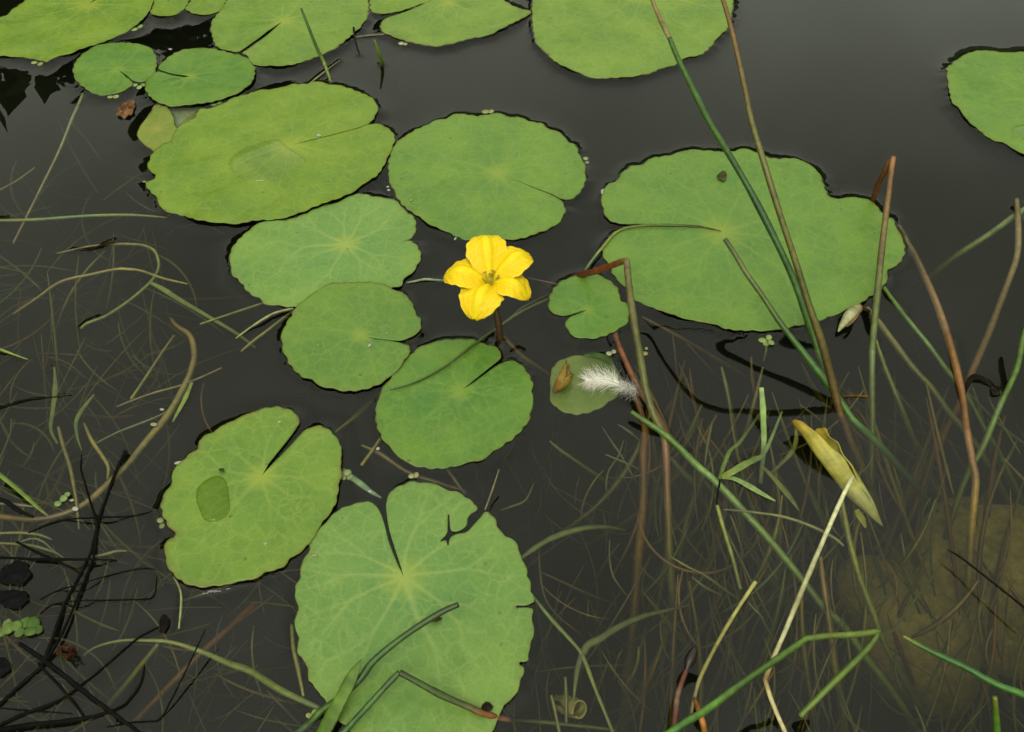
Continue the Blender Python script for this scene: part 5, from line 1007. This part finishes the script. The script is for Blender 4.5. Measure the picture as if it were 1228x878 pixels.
tag(obj('ground', new_mesh('ground', V, F), m), kind='structure')
# two flat sunken stones with a skin of pale silt
def stone(px, py, z, sx_, sy_, sz_, seed, label):
    b_ = pix(px, py, z); n_, k_ = 40, 22; V = []; F = []; f1 = waves(seed, 7, 1.5, 4); f2 = waves(seed+1, 8, 6, 14)
    for i in range(k_+1):
        ph = math.pi*i/k_
        for j in range(n_):
            th = 2*math.pi*j/n_; x, y, zz = math.sin(ph)*math.cos(th), math.sin(ph)*math.sin(th), math.cos(ph)
            e = 1+.16*f1(np.array(x+zz), np.array(y-zz))+.03*f2(np.array(x+zz), np.array(y))
            sq = (abs(x)**3+abs(y)**3+abs(zz)**3)**(-1/3)
            V.append((x*e*sq*sx_, y*e*sq*sy_, zz*e*sz_))
    for i in range(k_):
        for j in range(n_):
            a = i*n_+j; b2 = i*n_+(j+1) % n_; F.append((a, a+n_, b2+n_, b2))
    m, nd, l = mat_new('silted_stone'); o_ = N(nd, 'ShaderNodeOutputMaterial'); p_ = N(nd, 'ShaderNodeBsdfPrincipled', Roughness=.9)
    tcn = N(nd, 'ShaderNodeTexCoord'); q = N(nd, 'ShaderNodeTexNoise', Scale=130.0, Detail=9.0, Roughness=.72); l(tcn.outputs['Object'], q.inputs[0])
    q2 = N(nd, 'ShaderNodeTexNoise', Scale=700.0, Detail=3.0); l(tcn.outputs['Object'], q2.inputs[0])
    c_ = mixrgb(nd, l, maprange(nd, l, q.outputs['Fac'], .36, .62), (.13, .105, .055, 1), (.42, .34, .19, 1))
    l(mixrgb(nd, l, maprange(nd, l, q2.outputs['Fac'], .35, .7, 0, .5), c_, (.16, .12, .06, 1)), p_.inputs['Base Color'])
    bp = N(nd, 'ShaderNodeBump', Strength=.6, Distance=.002); l(q.outputs['Fac'], bp.inputs['Height']); l(bp.outputs[0], p_.inputs['Normal']); l(p_.outputs[0], o_.inputs[0])
    o = obj('sunken_stone', new_mesh('sunken_stone', V, F), m, None, tuple(b_))
    return tag(o, label, 'stone')
stone(1092, 735, -.053, .025, .032, .016, 61, 'pale silted stone sunk under the arching brown rush')
stone(1212, 690, -.052, .036, .036, .018, 63, 'larger silted stone sunk under the thin black twig')

# ------------------------------------------------------------------ water body with a meniscus along every rim
W_X0, W_X1, W_Y0, W_Y1, ST = -.40, .40, .06, .62, .001
xs = np.arange(W_X0, W_X1+ST/2, ST); ys = np.arange(W_Y0, W_Y1+ST/2, ST)
X, Y = np.meshgrid(xs, ys); Zw = np.zeros_like(X)
var = waves(77, 8, 90, 400)
for d in LEAVES:
    if d['z'] < 0: continue
    lo = d['poly'].min(0)-.020; hi = d['poly'].max(0)+.020
    i0, i1 = np.searchsorted(xs, [lo[0], hi[0]]); j0, j1 = np.searchsorted(ys, [lo[1], hi[1]])
    if i1-i0 < 2 or j1-j0 < 2: continue
    sx_, sy_ = X[j0:j1, i0:i1], Y[j0:j1, i0:i1]
    dd = dist_poly(d['poly'], sx_, sy_); ins = inside(d['poly'], sx_, sy_)
    hh = 1.75e-3*(1+.22*var(sx_, sy_)); hh = np.clip(hh, .9e-3, d['z']*1e-3)
    men = np.where(ins, np.maximum(hh-dd*0.9, -.5e-3), hh*np.exp(-dd/3.1e-3))
    cur = Zw[j0:j1, i0:i1]
    Zw[j0:j1, i0:i1] = np.where(ins, np.where(cur < 0, np.minimum(cur, men), men), np.where(cur < 0, cur, np.maximum(cur, men)))
for x, y, rr in MENISC:
    i0, i1 = np.searchsorted(xs, [x-.010, x+.010]); j0, j1 = np.searchsorted(ys, [y-.010, y+.010])
    if i1-i0 < 2 or j1-j0 < 2: continue
    dd = np.maximum(np.hypot(X[j0:j1, i0:i1]-x, Y[j0:j1, i0:i1]-y)-rr, 0)
    cur = Zw[j0:j1, i0:i1]
    Zw[j0:j1, i0:i1] = np.where(cur < 0, cur, np.maximum(cur, .55e-3*np.exp(-dd/1.5e-3)))
rp = waves(91, 10, 25, 130)
edge = np.minimum.reduce([X-W_X0, W_X1-X, Y-W_Y0, W_Y1-Y]); ef = np.clip(edge/.03, 0, 1)
Zw = (Zw+.004e-3*rp(X, Y))*ef
ny_, nx_ = X.shape; I = np.arange(nx_*ny_).reshape(ny_, nx_)
V = np.c_[X.ravel(), Y.ravel(), Zw.ravel()]; F = np.stack([I[:-1, :-1], I[:-1, 1:], I[1:, 1:], I[1:, :-1]], -1).reshape(-1, 4)
# the rest of the pond's surface and the sides and floor that close the body of water
x0, x1, y0, y1 = xs[0], xs[-1], ys[0], ys[-1]; OX0, OX1, OY0, OY1, ZB = -6.5, 6.5, -1.2, 11.0, -.6
q0 = len(V)
EX = [(OX0, OY0, 0), (OX1, OY0, 0), (OX1, OY1, 0), (OX0, OY1, 0), (OX0, OY0, ZB), (OX1, OY0, ZB), (OX1, OY1, ZB), (OX0, OY1, ZB)]
c00, c10, c11, c01 = I[0, 0], I[0, -1], I[-1, -1], I[-1, 0]
F2 = [(q0, q0+1, c10, c00), (q0+1, q0+2, c11, c10), (q0+2, q0+3, c01, c11), (q0+3, q0, c00, c01), (q0+4, q0+7, q0+6, q0+5), (q0, q0+4, q0+5, q0+1), (q0+1, q0+5, q0+6, q0+2), (q0+2, q0+6, q0+7, q0+3), (q0+3, q0+7, q0+4, q0)]
me = new_mesh('water', np.vstack([V, EX]), np.vstack([F, np.array(F2)]))
sm_ = np.ones(len(me.polygons), bool); sm_[-9:] = False; me.polygons.foreach_set('use_smooth', sm_)
tag(obj('water', me, water_material()), kind='structure')

# ------------------------------------------------------------------ the wood and scrub round the pond (seen mirrored in the meniscus)
r_ = np.random.default_rng(12); V = []; F = []; C = []
for k in range(150):
    a = 2*math.pi*(k+r_.uniform(0, 1))/150; dist = r_.uniform(5.6, 9.5); cx, cy_ = pond_c[0]+math.cos(a)*dist, pond_c[1]+math.sin(a)*dist
    if cy_ < 0.5 and abs(cx) < 2.2: continue
    hgt = r_.uniform(1.5, 3.2)*(1.15 if cx < -1 else 1.0); wd = r_.uniform(.6, 1.1)
    for j in range(230):
        u, v, t = r_.normal(0, .42, 2).tolist()+[r_.random()]
        p = np.array([cx+u*wd*(1.1-.6*t), cy_+v*wd*(1.1-.6*t), .05+t*hgt]); s = r_.uniform(.09, .22); e1 = r_.normal(0, 1, 3); e1 /= np.linalg.norm(e1); e2 = np.cross(e1, r_.normal(0, 1, 3)); e2 /= np.linalg.norm(e2)
        q0 = len(V); V += [p-e1*s, p+e2*s*.5, p+e1*s, p-e2*s*.5]; F.append((q0, q0+1, q0+2, q0+3)); g = r_.uniform(.6, 1.3); C += [(.030*g, .052*g, .016*g, 1)]*4
for k in range(16):   # taller trees to one side
    a = math.radians(-17.5-2.9*k+r_.uniform(-1, 1)); dist = r_.uniform(8.5, 10.5); cx, cy_ = math.sin(a)*dist, math.cos(a)*dist; hgt = dist*math.tan(math.radians(min(30, 26.6+.25*k)+r_.uniform(-1.2, .6)))
    for j in range(900):
        t = r_.random()**.8; u, v = r_.normal(0, .5, 2)*(1.25-.75*t)
        p = np.array([cx+u, cy_+v, .3+t*(hgt-.3)]); s = r_.uniform(.12, .28); e1 = r_.normal(0, 1, 3); e1 /= np.linalg.norm(e1); e2 = np.cross(e1, r_.normal(0, 1, 3)); e2 /= np.linalg.norm(e2)
        q0 = len(V); V += [p-e1*s, p+e2*s*.5, p+e1*s, p-e2*s*.5]; F.append((q0, q0+1, q0+2, q0+3)); g = r_.uniform(.6, 1.2); C += [(.026*g, .044*g, .014*g, 1)]*4
tag(obj('scrub', new_mesh('scrub', np.array(V), F, cols=C, smooth=False), M_DEAD_REFL), 'dark scrub and reeds growing round the banks of the pond', 'scrub', kind='stuff')
